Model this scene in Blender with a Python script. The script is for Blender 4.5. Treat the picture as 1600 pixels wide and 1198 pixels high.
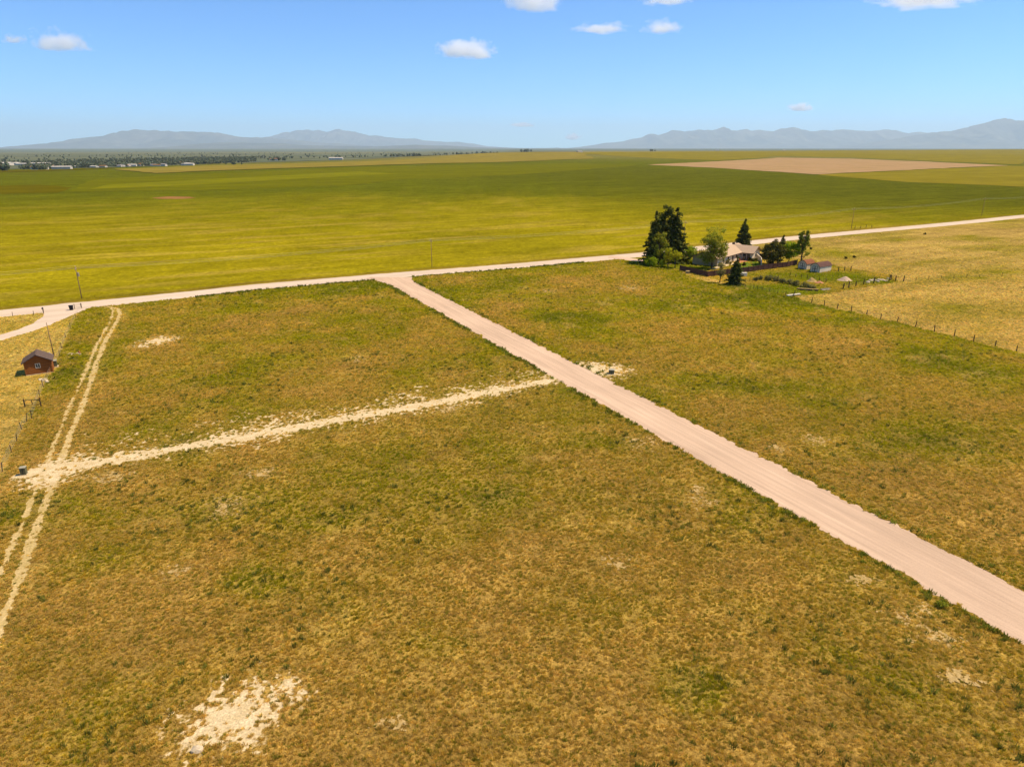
import bpy, bmesh, math, random
import numpy as np
from mathutils import Vector

R = math.radians
S = bpy.context.scene
C = S.collection
for o in list(bpy.data.objects):
    bpy.data.objects.remove(o)

# ------------------------------------------------------------------ camera, sky, sun, exposure
FPX, CX, CY, HORIZON, CAM_H = 1060.0, 800.0, 599.0, 231.0, 38.0
PITCH = math.atan((CY - HORIZON) / FPX)
cd = bpy.data.cameras.new('camera')
cam = bpy.data.objects.new('camera', cd)
C.objects.link(cam)
cd.sensor_fit = 'HORIZONTAL'
cd.angle = 2 * math.atan(800 / FPX)
cd.clip_start, cd.clip_end = 0.5, 400000
cam.location = (0, 0, CAM_H)
cam.rotation_euler = (math.pi / 2 - PITCH, 0, 0)
S.camera = cam

SUN_EL, SUN_AZ = R(57), R(80)            # azimuth measured from +Y towards +X
w = bpy.data.worlds.new('World')
S.world = w
w.use_nodes = True
wn = w.node_tree
wn.nodes.clear()
sky = wn.nodes.new('ShaderNodeTexSky')
sky.sky_type = 'NISHITA'
sky.sun_disc = False
sky.sun_elevation, sky.sun_rotation = SUN_EL, SUN_AZ
sky.altitude, sky.air_density, sky.dust_density, sky.ozone_density = 2500, 1.0, 0.2, 2.4
bg = wn.nodes.new('ShaderNodeBackground')
bg.inputs['Strength'].default_value = 0.10
wo = wn.nodes.new('ShaderNodeOutputWorld')
wb = wn.nodes.new('ShaderNodeVectorMath')      # white balance of the whole sky
wb.operation = 'MULTIPLY'
wb.inputs[1].default_value = (0.49, 0.88, 1.25)
wn.links.new(sky.outputs[0], wb.inputs[0])
wn.links.new(wb.outputs[0], bg.inputs[0])
wn.links.new(bg.outputs[0], wo.inputs[0])

sd = bpy.data.lights.new('sun', 'SUN')
sd.energy, sd.angle, sd.color = 4.4, R(0.55), (1.0, 0.87, 0.70)
sun = bpy.data.objects.new('sun', sd)
C.objects.link(sun)
tosun = Vector((math.sin(SUN_AZ) * math.cos(SUN_EL), math.cos(SUN_AZ) * math.cos(SUN_EL), math.sin(SUN_EL)))
sun.rotation_euler = tosun.to_track_quat('Z', 'Y').to_euler()
sun.location = (60, 40, 120)

S.view_settings.view_transform = 'Standard'
S.view_settings.look = 'None'
S.view_settings.exposure = 0.60
S.view_settings.gamma = 1
S.cycles.max_bounces = 10
S.cycles.diffuse_bounces = 2
S.cycles.volume_bounces = 8
S.cycles.transparent_max_bounces = 4

# ------------------------------------------------------------------ numeric helpers
rnd = random.Random(7)
rng = np.random.default_rng(11)


def ray(px, py):
    a, b = (px - CX) / FPX, (CY - py) / FPX
    return (a, math.cos(PITCH) + b * math.sin(PITCH), -math.sin(PITCH) + b * math.cos(PITCH))


def G(px, py):
    """place on the flat land that the photograph shows at this pixel"""
    d = ray(px, py)
    t = CAM_H / -d[2]
    return (d[0] * t, d[1] * t)


def Gl(*pts):
    return [G(*p) for p in pts]


def _h(ix, iy, seed):
    n = (ix.astype(np.int64) * 374761393 + iy.astype(np.int64) * 668265263 + seed * 1442695041) & 0xffffffff
    n = ((n ^ (n >> 13)) * 1274126177) & 0xffffffff
    n = (n ^ (n >> 16)) & 0xffffffff
    return n / 4294967295.0


def vnoise(x, y, seed=0):
    x0, y0 = np.floor(x), np.floor(y)
    fx, fy = x - x0, y - y0
    fx, fy = fx * fx * (3 - 2 * fx), fy * fy * (3 - 2 * fy)
    a, b = _h(x0, y0, seed), _h(x0 + 1, y0, seed)
    c, d = _h(x0, y0 + 1, seed), _h(x0 + 1, y0 + 1, seed)
    return (a * (1 - fx) + b * fx) * (1 - fy) + (c * (1 - fx) + d * fx) * fy


def fbm(x, y, octs=4, seed=0):
    s, amp, tot = 0.0, 0.5, 0.0
    for k in range(octs):
        s = s + amp * vnoise(x, y, seed + 17 * k)
        tot += amp
        x, y, amp = x * 2.03 + 5.2, y * 2.03 - 3.7, amp * 0.5
    return s / tot


def sst(a, b, x):
    t = np.clip((x - a) / (b - a), 0, 1)
    return t * t * (3 - 2 * t)


def pdist(x, y, pts, signed=False):
    """distance to a polyline; with signed also the side (+ left of the direction) and the run along it"""
    best = np.full(np.shape(x), 1e18)
    side = np.zeros(np.shape(x))
    along = np.zeros(np.shape(x))
    run = 0.0
    for (x0, y0), (x1, y1) in zip(pts[:-1], pts[1:]):
        dx, dy = x1 - x0, y1 - y0
        L2 = dx * dx + dy * dy
        t = np.clip(((x - x0) * dx + (y - y0) * dy) / L2, 0, 1)
        ex, ey = x - x0 - t * dx, y - y0 - t * dy
        d = ex * ex + ey * ey
        m = d < best
        best = np.where(m, d, best)
        side = np.where(m, np.sign(dx * ey - dy * ex), side)
        along = np.where(m, run + t * math.sqrt(L2), along)
        run += math.sqrt(L2)
    best = np.sqrt(best)
    return (best, side, along) if signed else best


def inpoly(x, y, poly):
    c = np.zeros(np.shape(x), bool)
    n = len(poly)
    for i in range(n):
        x0, y0 = poly[i]
        x1, y1 = poly[(i + 1) % n]
        if y0 == y1:
            continue
        c ^= ((y0 > y) != (y1 > y)) & (x < (x1 - x0) * (y - y0) / (y1 - y0) + x0)
    return c


def sdpoly(x, y, poly):
    """> 0 inside"""
    d = pdist(x, y, list(poly) + [poly[0]])
    return np.where(inpoly(x, y, poly), d, -d)


def H(x, y):
    """height of the land: flat near by, long low swells far off"""
    x, y = np.asarray(x, float), np.asarray(y, float)
    r = np.hypot(x, y)
    far = sst(900, 2600, r)
    sw = 10.0 * (fbm(x / 1500 + 3, y / 1500, 2, 5) - 0.5)
    rise = 27 * np.exp(-(((x - 4200) / 3400) ** 2 + ((y - 5200) / 1700) ** 2))
    brow = 16 * np.exp(-(((x - 200) / 1500) ** 2 + ((y - 3300) / 600) ** 2))
    vale = -16 * sst(0, 900, -x * 0.55 - 200 + (y - 1350) * 0.35) * sst(-200, 500, -x)
    return far * (sw * sst(1e4, 6e3, r) + rise + brow) + vale * sst(900, 1500, r) * sst(2.5e4, 1.2e4, r)


# ------------------------------------------------------------------ object helpers
def tag(o, label=None, cat=None, group=None, kind=None):
    if label: o['label'] = label
    if cat: o['category'] = cat
    if group: o['group'] = group
    if kind: o['kind'] = kind
    return o


def empty(name, loc=(0, 0, 0), rz=0):
    o = bpy.data.objects.new(name, None)
    C.objects.link(o)
    o.location, o.rotation_euler = loc, (0, 0, rz)
    o.empty_display_size = 0.5
    return o


def link(name, me, mat=None, parent=None):
    if mat is not None and not me.materials:
        me.materials.append(mat)
    o = bpy.data.objects.new(name, me)
    C.objects.link(o)
    o.parent = parent
    return o


def copy_tree(o, parent=None):
    c = o.copy()
    C.objects.link(c)
    c.parent = parent
    for ch in list(o.children):
        copy_tree(ch, c)
    return c


class MB:
    def __init__(s):
        s.v, s.f = [], []

    def add(s, vs, fs):
        b = len(s.v)
        s.v += [tuple(p) for p in vs]
        s.f += [tuple(b + i for i in f) for f in fs]
        return s

    def box(s, x0, x1, y0, y1, z0, z1):
        return s.add([(x0, y0, z0), (x1, y0, z0), (x1, y1, z0), (x0, y1, z0),
                      (x0, y0, z1), (x1, y0, z1), (x1, y1, z1), (x0, y1, z1)],
                     [(3, 2, 1, 0), (4, 5, 6, 7), (0, 1, 5, 4), (1, 2, 6, 5), (2, 3, 7, 6), (3, 0, 4, 7)])

    def extr(s, prof, axis, a, b):
        """closed profile in (p, z), extruded along axis 'x' or 'y' from a to b"""
        n = len(prof)
        P = (lambda p, z, q: (q, p, z)) if axis == 'x' else (lambda p, z, q: (p, q, z))
        vs = [P(p, z, a) for p, z in prof] + [P(p, z, b) for p, z in prof]
        fs = [tuple(range(n))[::-1], tuple(range(n, 2 * n))]
        fs += [(i, (i + 1) % n, n + (i + 1) % n, n + i) for i in range(n)]
        return s.add(vs, fs)

    def tube(s, pts, rad, n=6, cap=True):
        pts = [Vector(p) for p in pts]
        b = len(s.v)
        for i, p in enumerate(pts):
            t = (pts[min(i + 1, len(pts) - 1)] - pts[max(i - 1, 0)]).normalized()
            u = t.orthogonal().normalized() if abs(t.z) < 0.95 else Vector((1, 0, 0))
            u = (u - t * u.dot(t)).normalized()
            q = t.cross(u)
            r = rad[i] if hasattr(rad, '__len__') else rad
            for k in range(n):
                a = 2 * math.pi * k / n
                s.v.append(tuple(p + (u * math.cos(a) + q * math.sin(a)) * r))
        for i in range(len(pts) - 1):
            for k in range(n):
                s.f.append((b + i * n + k, b + i * n + (k + 1) % n, b + (i + 1) * n + (k + 1) % n, b + (i + 1) * n + k))
        if cap:
            s.f.append(tuple(b + k for k in range(n))[::-1])
            s.f.append(tuple(b + (len(pts) - 1) * n + k for k in range(n)))
        return s

    def mesh(s, name, mat=None, smooth=False, bevel=0):
        me = bpy.data.meshes.new(name)
        me.from_pydata(s.v, [], s.f)
        bm = bmesh.new()
        bm.from_mesh(me)
        bmesh.ops.recalc_face_normals(bm, faces=bm.faces)
        if bevel:
            bmesh.ops.bevel(bm, geom=[e for e in bm.edges], offset=bevel, segments=1, affect='EDGES')
        bm.to_mesh(me)
        bm.free()
        if smooth:
            me.polygons.foreach_set('use_smooth', [True] * len(me.polygons))
        if mat: me.materials.append(mat)
        return me

    def build(s, name, mat, parent=None, smooth=False, bevel=0):
        return link(name, s.mesh(name, mat, smooth, bevel), None, parent)


def npmesh(name, V, F, mat=None, smooth=False):
    """V (n,3), F (m,3) or (m,4)"""
    V, F = np.asarray(V, np.float32), np.asarray(F, np.int32)
    k = F.shape[1]
    me = bpy.data.meshes.new(name)
    me.vertices.add(len(V))
    me.vertices.foreach_set('co', V.ravel())
    me.loops.add(F.size)
    me.loops.foreach_set('vertex_index', F.ravel())
    me.polygons.add(len(F))
    me.polygons.foreach_set('loop_start', np.arange(0, F.size, k, dtype=np.int32))
    me.polygons.foreach_set('loop_total', np.full(len(F), k, np.int32))
    if smooth:
        me.polygons.foreach_set('use_smooth', np.ones(len(F), bool))
    me.update(calc_edges=True)
    if mat: me.materials.append(mat)
    return me


def iso_sheet(name, fn, box, res, z, mat, parent=None):
    """a sheet on the land that covers where fn > 0, cut to a smooth outline"""
    x0, x1, y0, y1 = box
    nx, ny = max(2, int((x1 - x0) / res) + 1), max(2, int((y1 - y0) / res) + 1)
    xs, ys = np.linspace(x0, x1, nx), np.linspace(y0, y1, ny)
    X, Y = np.meshgrid(xs, ys)
    F = fn(X, Y)
    P = np.stack([X.ravel(), Y.ravel()], 1)
    Fv = F.ravel()
    idx = np.arange(nx * ny).reshape(ny, nx)
    a, b, c, d = idx[:-1, :-1].ravel(), idx[:-1, 1:].ravel(), idx[1:, 1:].ravel(), idx[1:, :-1].ravel()
    T = np.concatenate([np.stack([a, b, c], 1), np.stack([a, c, d], 1)])
    ins = Fv[T] > 0
    n = ins.sum(1)
    out = [P[T[n == 3]]]

    def cut(i, j):
        t = Fv[i] / (Fv[i] - Fv[j])
        return P[i] + (P[j] - P[i]) * t[:, None]
    for k in range(3):
        m = (n == 1) & ins[:, k]
        i, j, l = T[m, k], T[m, (k + 1) % 3], T[m, (k + 2) % 3]
        out.append(np.stack([P[i], cut(i, j), cut(i, l)], 1))
        m = (n == 2) & ~ins[:, k]
        i, j, l = T[m, k], T[m, (k + 1) % 3], T[m, (k + 2) % 3]
        p, q = cut(j, i), cut(l, i)
        out.append(np.stack([p, P[j], P[l]], 1))
        out.append(np.stack([p, P[l], q], 1))
    V = np.concatenate(out).reshape(-1, 2)
    if not len(V):
        return None
    key = np.round(V * 1000).astype(np.int64)
    _, first, inv = np.unique(key, axis=0, return_index=True, return_inverse=True)
    V = V[first]
    F3 = inv.reshape(-1, 3)
    F3 = F3[(F3[:, 0] != F3[:, 1]) & (F3[:, 1] != F3[:, 2]) & (F3[:, 0] != F3[:, 2])]
    Z = H(V[:, 0], V[:, 1]) + z
    return link(name, npmesh(name, np.column_stack([V, Z]), F3), mat, parent)


# ------------------------------------------------------------------ materials
def new_mat(name):
    m = bpy.data.materials.new(name)
    m.use_nodes = True
    nt = m.node_tree
    nt.nodes.clear()
    out = nt.nodes.new('ShaderNodeOutputMaterial')
    return m, nt, out


def noise_node(nt, scale, detail=3, rough=0.55, vec=None, stretch=None):
    n = nt.nodes.new('ShaderNodeTexNoise')
    n.inputs['Scale'].default_value = scale
    n.inputs['Detail'].default_value = detail
    n.inputs['Roughness'].default_value = rough
    if vec is not None:
        if stretch:
            mp = nt.nodes.new('ShaderNodeMapping')
            mp.inputs['Rotation'].default_value = (0, 0, stretch[0])
            mp.vector_type = 'TEXTURE'
            mp.inputs['Scale'].default_value = [1 / q for q in stretch[1]]
            nt.links.new(vec, mp.inputs[0])
            vec = mp.outputs[0]
        nt.links.new(vec, n.inputs['Vector'])
    return n


def rangenode(nt, sock, a, b, lo=0.3, hi=0.7):
    m = nt.nodes.new('ShaderNodeMapRange')
    m.inputs[1].default_value, m.inputs[2].default_value = lo, hi
    m.inputs[3].default_value, m.inputs[4].default_value = a, b
    nt.links.new(sock, m.inputs[0])
    return m.outputs[0]


def mul(nt, col, fac):
    m = nt.nodes.new('ShaderNodeVectorMath')
    m.operation = 'SCALE'
    nt.links.new(col, m.inputs[0])
    nt.links.new(fac, m.inputs[3])
    return m.outputs[0]


def mat_solid(name, col, rough=0.85, var=0.18, scale=3.0, stretch=None, bump=0.0, col2=None, metal=0.0, spec=0.2, layers=()):
    """a colour with noise-driven variation; layers are (scale, amount, stretch)"""
    m, nt, out = new_mat(name)
    p = nt.nodes.new('ShaderNodeBsdfPrincipled')
    p.inputs['Roughness'].default_value = rough
    p.inputs['Metallic'].default_value = metal
    p.inputs['Specular IOR Level'].default_value = 0.0 if rough >= .9 else spec
    geo = nt.nodes.new('ShaderNodeNewGeometry')
    vec = geo.outputs['Position']
    n = noise_node(nt, scale, 4, 0.6, vec, stretch)
    mx = nt.nodes.new('ShaderNodeMix')
    mx.data_type = 'RGBA'
    c2 = col2 or tuple(c * 0.8 for c in col)
    mx.inputs[6].default_value = (*col, 1)
    mx.inputs[7].default_value = (*c2, 1)
    nt.links.new(rangenode(nt, n.outputs[0], 0, 1, 0.35, 0.65), mx.inputs[0])
    c = mx.outputs[2]
    for sc, amt, st in ((scale * 6.3, var, stretch),) + tuple(layers):
        n2 = noise_node(nt, sc, 3, 0.6, vec, st)
        c = mul(nt, c, rangenode(nt, n2.outputs[0], 1 - amt, 1 + amt))
    nt.links.new(c, p.inputs['Base Color'])
    if bump:
        bp = nt.nodes.new('ShaderNodeBump')
        bp.inputs['Strength'].default_value = 1.0
        bp.inputs['Distance'].default_value = bump
        nt.links.new(n2.outputs[0], bp.inputs['Height'])
        nt.links.new(bp.outputs[0], p.inputs['Normal'])
    nt.links.new(p.outputs[0], out.inputs[0])
    return m


def mat_ground():
    m, nt, out = new_mat('meadow_and_crop_ground')
    p = nt.nodes.new('ShaderNodeBsdfPrincipled')
    p.inputs['Roughness'].default_value = 1
    p.inputs['Specular IOR Level'].default_value = 0
    at = nt.nodes.new('ShaderNodeAttribute')
    at.attribute_name = 'tint'
    geo = nt.nodes.new('ShaderNodeNewGeometry')
    v = geo.outputs['Position']
    c = at.outputs['Color']
    for sc, amt, st in ((2.6, .38, None), (6.5, .42, None), (.55, .32, None), (.09, .18, None), (.10, .22, (R(28), (.22, 1.6, 1))), (.012, .14, (0.5, (1, 2.2, 1)))):
        n = noise_node(nt, sc, 4, 0.65, v, st)
        c = mul(nt, c, rangenode(nt, n.outputs[0], 1 - amt, 1 + amt))
        if sc == 2.6:
            n1 = n
    nt.links.new(c, p.inputs['Base Color'])
    bp = nt.nodes.new('ShaderNodeBump')
    bp.inputs['Strength'].default_value = 1
    bp.inputs['Distance'].default_value = 0.2
    nt.links.new(n1.outputs[0], bp.inputs['Height'])
    nt.links.new(bp.outputs[0], p.inputs['Normal'])
    nt.links.new(p.outputs[0], out.inputs[0])
    return m


def mat_leaf(name, col, trans=0.3, instancer=False, var=0.35, attr='tint'):
    m, nt, out = new_mat(name)
    if instancer or attr:
        at = nt.nodes.new('ShaderNodeAttribute')
        at.attribute_type = 'INSTANCER' if instancer else 'GEOMETRY'
        at.attribute_name = attr
        c = at.outputs['Color']
        if col:
            mm = nt.nodes.new('ShaderNodeVectorMath')
            mm.operation = 'MULTIPLY'
            mm.inputs[1].default_value = col
            nt.links.new(c, mm.inputs[0])
            c = mm.outputs[0]
    geo = nt.nodes.new('ShaderNodeNewGeometry')
    n = noise_node(nt, 1.3, 3, 0.6, geo.outputs['Position'])
    c = mul(nt, c, rangenode(nt, n.outputs[0], 1 - var, 1 + var))
    d = nt.nodes.new('ShaderNodeBsdfDiffuse')
    t = nt.nodes.new('ShaderNodeBsdfTranslucent')
    nt.links.new(c, d.inputs[0])
    nt.links.new(c, t.inputs[0])
    mx = nt.nodes.new('ShaderNodeMixShader')
    mx.inputs[0].default_value = trans
    nt.links.new(d.outputs[0], mx.inputs[1])
    nt.links.new(t.outputs[0], mx.inputs[2])
    nt.links.new(mx.outputs[0], out.inputs[0])
    return m


M = {}
M['ground'] = mat_ground()
M['gravel'] = mat_solid('pinkish_gravel', (.56, .385, .245), 0.95, .08, .35, (R(-63.1), (.05, 1, 1)), .01, (.50, .34, .215), layers=((9, .08, None), (.06, .07, None), (1.4, .13, (R(-63.1), (.03, 1, 1))), (14, .12, None)))
M['gravel_pale'] = mat_solid('pale_county_gravel', (.60, .455, .31), 0.95, .08, .25, (R(30), (.08, 1, 1)), .01, (.52, .39, .26), layers=((6, .08, None),))
M['soil'] = mat_solid('pale_bare_soil', (.62, .475, .26), 1, .22, .9, None, .05, (.50, .36, .17), layers=((7, .2, None),))
M['soil_rut'] = mat_solid('rutted_soil', (.54, .385, .165), 1, .25, .7, None, .05, (.40, .28, .09), layers=((7, .2, None),))
M['soil_dull'] = mat_solid('dull_bare_soil', (.46, .31, .12), 1, .25, .9, None, .05, (.36, .24, .08), layers=((7, .2, None),))
M['plough'] = mat_solid('fallow_soil', (.36, .215, .105), 1, .1, .006, (R(25), (1, 6, 1)), 0, (.28, .185, .07), layers=((.02, .1, (R(25), (1, 5, 1))),))
M['crop_green'] = mat_solid('green_crop', (.125, .118, .003), 1, .1, .006, (R(20), (1, 4, 1)), 0, (.10, .097, .003), layers=((.05, .08, None),))
M['crop_bright'] = mat_solid('bright_crop', (.165, .152, .004), 1, .1, .006, (R(20), (1, 4, 1)), 0, (.135, .128, .004), layers=((.05, .08, None),))
M['crop_dark'] = mat_solid('dark_crop', (.085, .070, .001), 1, .1, .006, (R(20), (1, 4, 1)), 0, (.105, .084, .0015), layers=((.05, .08, None),))
M['straw_hill'] = mat_solid('straw_hill', (.225, .165, .028), 1, .15, .004, (R(20), (1, 3, 1)), 0, (.18, .14, .018), layers=((.02, .12, None),))
M['pasture_far'] = mat_solid('far_pasture', (.20, .155, .012), 1, .12, .004, (R(20), (1, 3, 1)), 0, (.165, .13, .01), layers=((.02, .1, None),))
M['red_soil'] = mat_solid('red_soil', (.29, .14, .05), 1, .15, .05, None, 0, (.22, .10, .03))
M['vale'] = mat_solid('valley_land', (.075, .092, .052), 1, .2, .0012, (R(10), (1, 3, 1)), 0, (.14, .135, .07), layers=((.004, .25, None),))
M['forest_hill'] = mat_solid('mountain_forest', (.075, .085, .06), 1, .2, .00035, None, 0, (.13, .12, .08), layers=((.0011, .25, None),))
M['lawn'] = mat_solid('lawn', (.12, .16, .012), 1, .15, .5, None, 0, (.09, .12, .01))
M['wood_pole'] = mat_solid('weathered_pole_wood', (.27, .17, .09), .9, .2, 2, (0, (6, 6, .6)), 0)
M['post_wood'] = mat_solid('fence_post_wood', (.10, .062, .032), .9, .25, 3, (0, (6, 6, .6)), 0)
M['fence_wood'] = mat_solid('stained_fence_boards', (.115, .05, .028), .85, .25, 1.2, (0, (4, 4, .5)), 0, (.075, .034, .02))
M['log'] = mat_solid('stained_cabin_boards', (.33, .105, .016), .75, .25, .8, (R(30), (.6, 6, 6)), .004, (.20, .062, .012), layers=((11, .2, (R(30), (.6, 3, 8))),))
M['cabin_roof'] = mat_solid('grey_shingle', (.135, .092, .070), .9, .15, 3, None, .004, (.10, .07, .054))
M['house_wall'] = mat_solid('cream_siding', (.80, .64, .42), .7, .05, .8)
M['house_tan'] = mat_solid('tan_siding', (.46, .34, .17), .8, .06, .8)
M['house_roof'] = mat_solid('tan_shingle', (.50, .345, .21), .9, .08, 1.5, None, 0, (.45, .31, .19))
M['fascia'] = mat_solid('dark_fascia', (.10, .055, .035), .8)
M['white'] = mat_solid('white_paint', (.80, .68, .48), .6, .05)
M['dark_trim'] = mat_solid('brown_trim', (.085, .05, .035), .7)
M['glass'] = mat_solid('dark_glass', (.035, .04, .045), .12, .1, .5, spec=.6)
M['shed_roof_red'] = mat_solid('rust_shingle', (.26, .105, .05), .9, .2, 2)
M['shed_roof'] = mat_solid('brown_shingle', (.14, .075, .055), .9, .15, 2)
M['terracotta'] = mat_solid('terracotta_paving', (.50, .20, .09), .8, .2, 1.2)
M['steel_green'] = mat_solid('utility_green_paint', (.085, .085, .040), .5, .1, 2, spec=.4)
M['steel_top'] = mat_solid('utility_pale_top', (.38, .33, .20), .5, .1, 2, spec=.4)
M['black'] = mat_solid('black_plastic', (.018, .017, .018), .5, .1)
M['grey_metal'] = mat_solid('galvanised_metal', (.40, .33, .22), .45, .1, 3, metal=.4)
M['wire'] = mat_solid('wire', (.42, .40, .30), .5, .05, metal=.2)
M['bark'] = mat_solid('bark', (.115, .085, .055), .95, .3, 2, (0, (5, 5, .7)), 0)
M['stone'] = mat_solid('pale_stone', (.62, .47, .28), .95, .15, 1.5, None, .02)
M['stone_red'] = mat_solid('red_brick_rubble', (.36, .11, .05), .95, .2, 3)
M['ceramic'] = mat_solid('insulator', (.45, .40, .33), .4)
M['far_wall'] = mat_solid('far_pale_wall', (.56, .49, .39), .8, .1, .02)
M['far_roof'] = mat_solid('far_grey_roof', (.30, .26, .22), .8, .1, .02)
M['needle'] = mat_leaf('spruce_needles', (.085, .092, .016), .22)
M['needle_olive'] = mat_leaf('juniper_needles', (.105, .095, .016), .22)
M['leaf_mid'] = mat_leaf('cottonwood_leaves', (.30, .30, .026), .45)
M['leaf_green'] = mat_leaf('fresh_green_leaves', (.28, .34, .014), .48)
M['leaf_yellow'] = mat_leaf('yellow_green_leaves', (.46, .43, .02), .48)
M['leaf_dull'] = mat_leaf('dull_shrub_leaves', (.24, .21, .06), .35)
M['town_tree'] = mat_leaf('town_tree_leaves', (.13, .145, .08), .3)
M['blade'] = mat_leaf('grass_blades', None, .5, instancer=True, var=.22)

# ------------------------------------------------------------------ where things run on the land
COUNTY = Gl((-420, 533), (0, 490), (300, 459.6), (400, 448.5), (600, 431.5), (800, 416), (900, 407), (1006, 397.8),
            (1175, 379), (1250, 371), (1450, 353), (1530, 345.4), (1600, 337.8), (1900, 311))
LOT = [G(612, 434.5), (-32.6, 199.7), (44.0, 48.9), (70, -2.5)]
DRIVE_W = Gl((106, 481), (97, 489), (75, 502), (50, 512.8), (0, 528), (-60, 546), (-200, 585))
DRIVE_E = Gl((960, 402), (985, 405.5), (1010, 408.5), (1040, 411))
RUT_L = Gl((160, 480), (172, 480), (177.5, 485.4), (171, 504), (149.6, 541.5), (133.6, 581.6), (112, 629.7), (96, 667), (80, 707),
           (58.7, 760.5), (37, 813), (15.4, 862), (0, 896), (-60, 1030), (-150, 1240))
RUT_R = Gl((170, 479.5), (184, 482.5), (188, 490.8), (181.7, 504), (165.6, 530.8), (152, 563), (139, 605.6), (123, 648), (109.5, 680), (100, 707),
           (85, 751), (68, 791), (46, 856), (28, 909), (6, 964), (-8, 1000), (-80, 1200))
TRENCH = Gl((22, 746), (74, 732.7), (123.6, 728), (185, 717), (247, 706), (309, 694), (386, 681.7), (460, 667.8), (556, 651), (681, 628.7), (744, 616), (838, 599), (856, 595.5))
W_FENCE = Gl((127, 480), (110, 513), (97, 545), (88, 567), (68, 605), (62, 620), (50, 637), (42, 659), (26, 689), (4, 737), (-40, 830), (-110, 1000))
E_FENCE = Gl((1247, 466), (1268, 474), (1288, 478.5), (1308, 483), (1330, 487.5), (1354, 492), (1376, 499), (1402, 503.5), (1430, 511), (1460, 518.5),
             (1491, 526), (1521, 534), (1554.5, 542), (1588, 550), (1650, 566))
YARD = Gl((1000, 411), (1062, 424), (1105, 433), (1150, 447.5), (1240, 463.5), (1300, 458), (1405, 440), (1392, 430), (1310, 416), (1262, 406), (1200, 400), (1100, 401))


def lot_hw(x, y):
    d, s, a = pdist(x, y, LOT, True)
    return d, 3.85 + 3.6 * np.exp(-a / 4.0)


def f_county(x, y):
    return 4.5 - pdist(x, y, COUNTY) + .9 * (fbm(x / 2.2, y / 2.2, 3, 1) - .5)


def f_lot(x, y):
    d, hw = lot_hw(x, y)
    return hw - d + 1.0 * (fbm(x / 1.6, y / 1.6, 3, 2) - .5) + 1.1 * (fbm(x / .5, y / .5, 3, 12) - .5)


def f_drive_w(x, y):
    d, s, a = pdist(x, y, DRIVE_W, True)
    return 2.0 + 4.5 * np.exp(-a / 7) - d + .7 * (fbm(x / 1.5, y / 1.5, 3, 3) - .5)


def f_drive_e(x, y):
    d, s, a = pdist(x, y, DRIVE_E, True)
    return 2.4 - d + .8 * (fbm(x / 2, y / 2, 3, 4) - .5)


def f_ruts(x, y):
    n = 1.3 * (fbm(x / .45, y / .45, 3, 6) - .5)
    n2 = fbm(x / 5, y / 5, 2, 66) - .5
    a = .27 - pdist(x, y, RUT_L) + .62 * n + .7 * n2
    b = .42 - pdist(x, y, RUT_R) + .5 * n + .4 * n2
    return np.maximum(a, b)


NODE = G(82, 737)


def f_trench(x, y):
    d, s, a = pdist(x, y, TRENCH, True)
    n = 1.25 * (fbm(x / .42, y / .42, 3, 8) - .5)
    n2 = fbm(x / 4.0, y / 4.0, 2, 9) - .5
    core = 1.25 - d + .8 * n + .7 * n2
    halo_w = np.where(s > 0, 5.2, 2.6)
    halo = .12 - .55 * d / halo_w + 1.9 * n + 1.1 * n2
    ex, ey = (x - NODE[0]) / 4.2, (y - NODE[1]) / 4.6
    blob = .72 - np.sqrt(ex * ex + ey * ey) + 1.7 * n + .4 * n2
    return np.maximum(np.maximum(core, halo), blob) - .7 * np.maximum(TRENCH[0][0] + .8 - x, 0)


# bare patches: pixel, half sizes in metres (across, deep), strength, dull?
PATCHES = [((366, 1116), 2.0, 1.9, .42, 0, 0.5), ((440, 1085), 1.6, 1.6, .05, 0, 0), ((250, 532), 2.3, 2.6, .25, 0, 0), ((222, 541), 2.0, 1.2, -.1, 0, 0),
           ((926, 579), 4.4, 3.0, .45, 0, 0), ((962, 579), 2.2, 1.8, .25, 0, 0), ((1430, 962), 2.0, 1.3, .05, 1, .5), ((1470, 1000), 1.5, 1.0, .20, 1, 0),
           ((1400, 958), 1.4, .9, .1, 1, 0), ((1275, 688), 2.0, 2.0, .05, 1, 0), ((965, 880), 1.8, 1.6, -.02, 1, .3), ((355, 790), 2.4, 2.6, .0, 1, .3),
           ((985, 450), 3.0, 3.2, .1, 1, 0), ((1000, 690), 2.2, 2.5, .0, 1, .3), ((275, 893), 1.3, 1.2, -.05, 1, 0),
           ((1100, 785), 2.0, 1.6, .0, 1, 0), ((1090, 765), 1.2, 1.2, .0, 1, 0), ((405, 740), 2.4, 1.4, .0, 1, 0), ((610, 1130), 1.5, .8, -.05, 1, 0),
           ((860, 455), 2.5, 2.0, .0, 1, 0), ((175, 745), 2.2, 1.4, .02, 1, 0), ((1215, 700), 1.5, 1.5, .0, 1, 0), ((560, 560), 2, 2, -.1, 1, 0),
           ((700, 640), 2, 1.6, 0, 1, 0), ((1500, 1060), 1.4, 1.0, .05, 1, 0), ((1340, 905), 1.6, 1.0, .0, 1, 0)]
PATCHES = [(*G(*p), rx, ry, s, dull, rot) for p, rx, ry, s, dull, rot in PATCHES]


def f_patch(P):
    px, py, rx, ry, s, dull, rot = P
    cr, sr = math.cos(rot), math.sin(rot)

    def f(x, y):
        u, v = ((x - px) * cr + (y - py) * sr) / rx, (-(x - px) * sr + (y - py) * cr) / ry
        q = .26 if dull else .38
        return .36 - .1 * dull + s - .62 * np.sqrt(u * u + v * v) + .9 * (fbm(x / 1.3, y / 1.3, 2, 21) - .5) + 2.1 * (fbm(x / q, y / q, 3, 22) - .5) - 3 * np.maximum(f_lot(x, y) + .25, 0)
    return f


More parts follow.
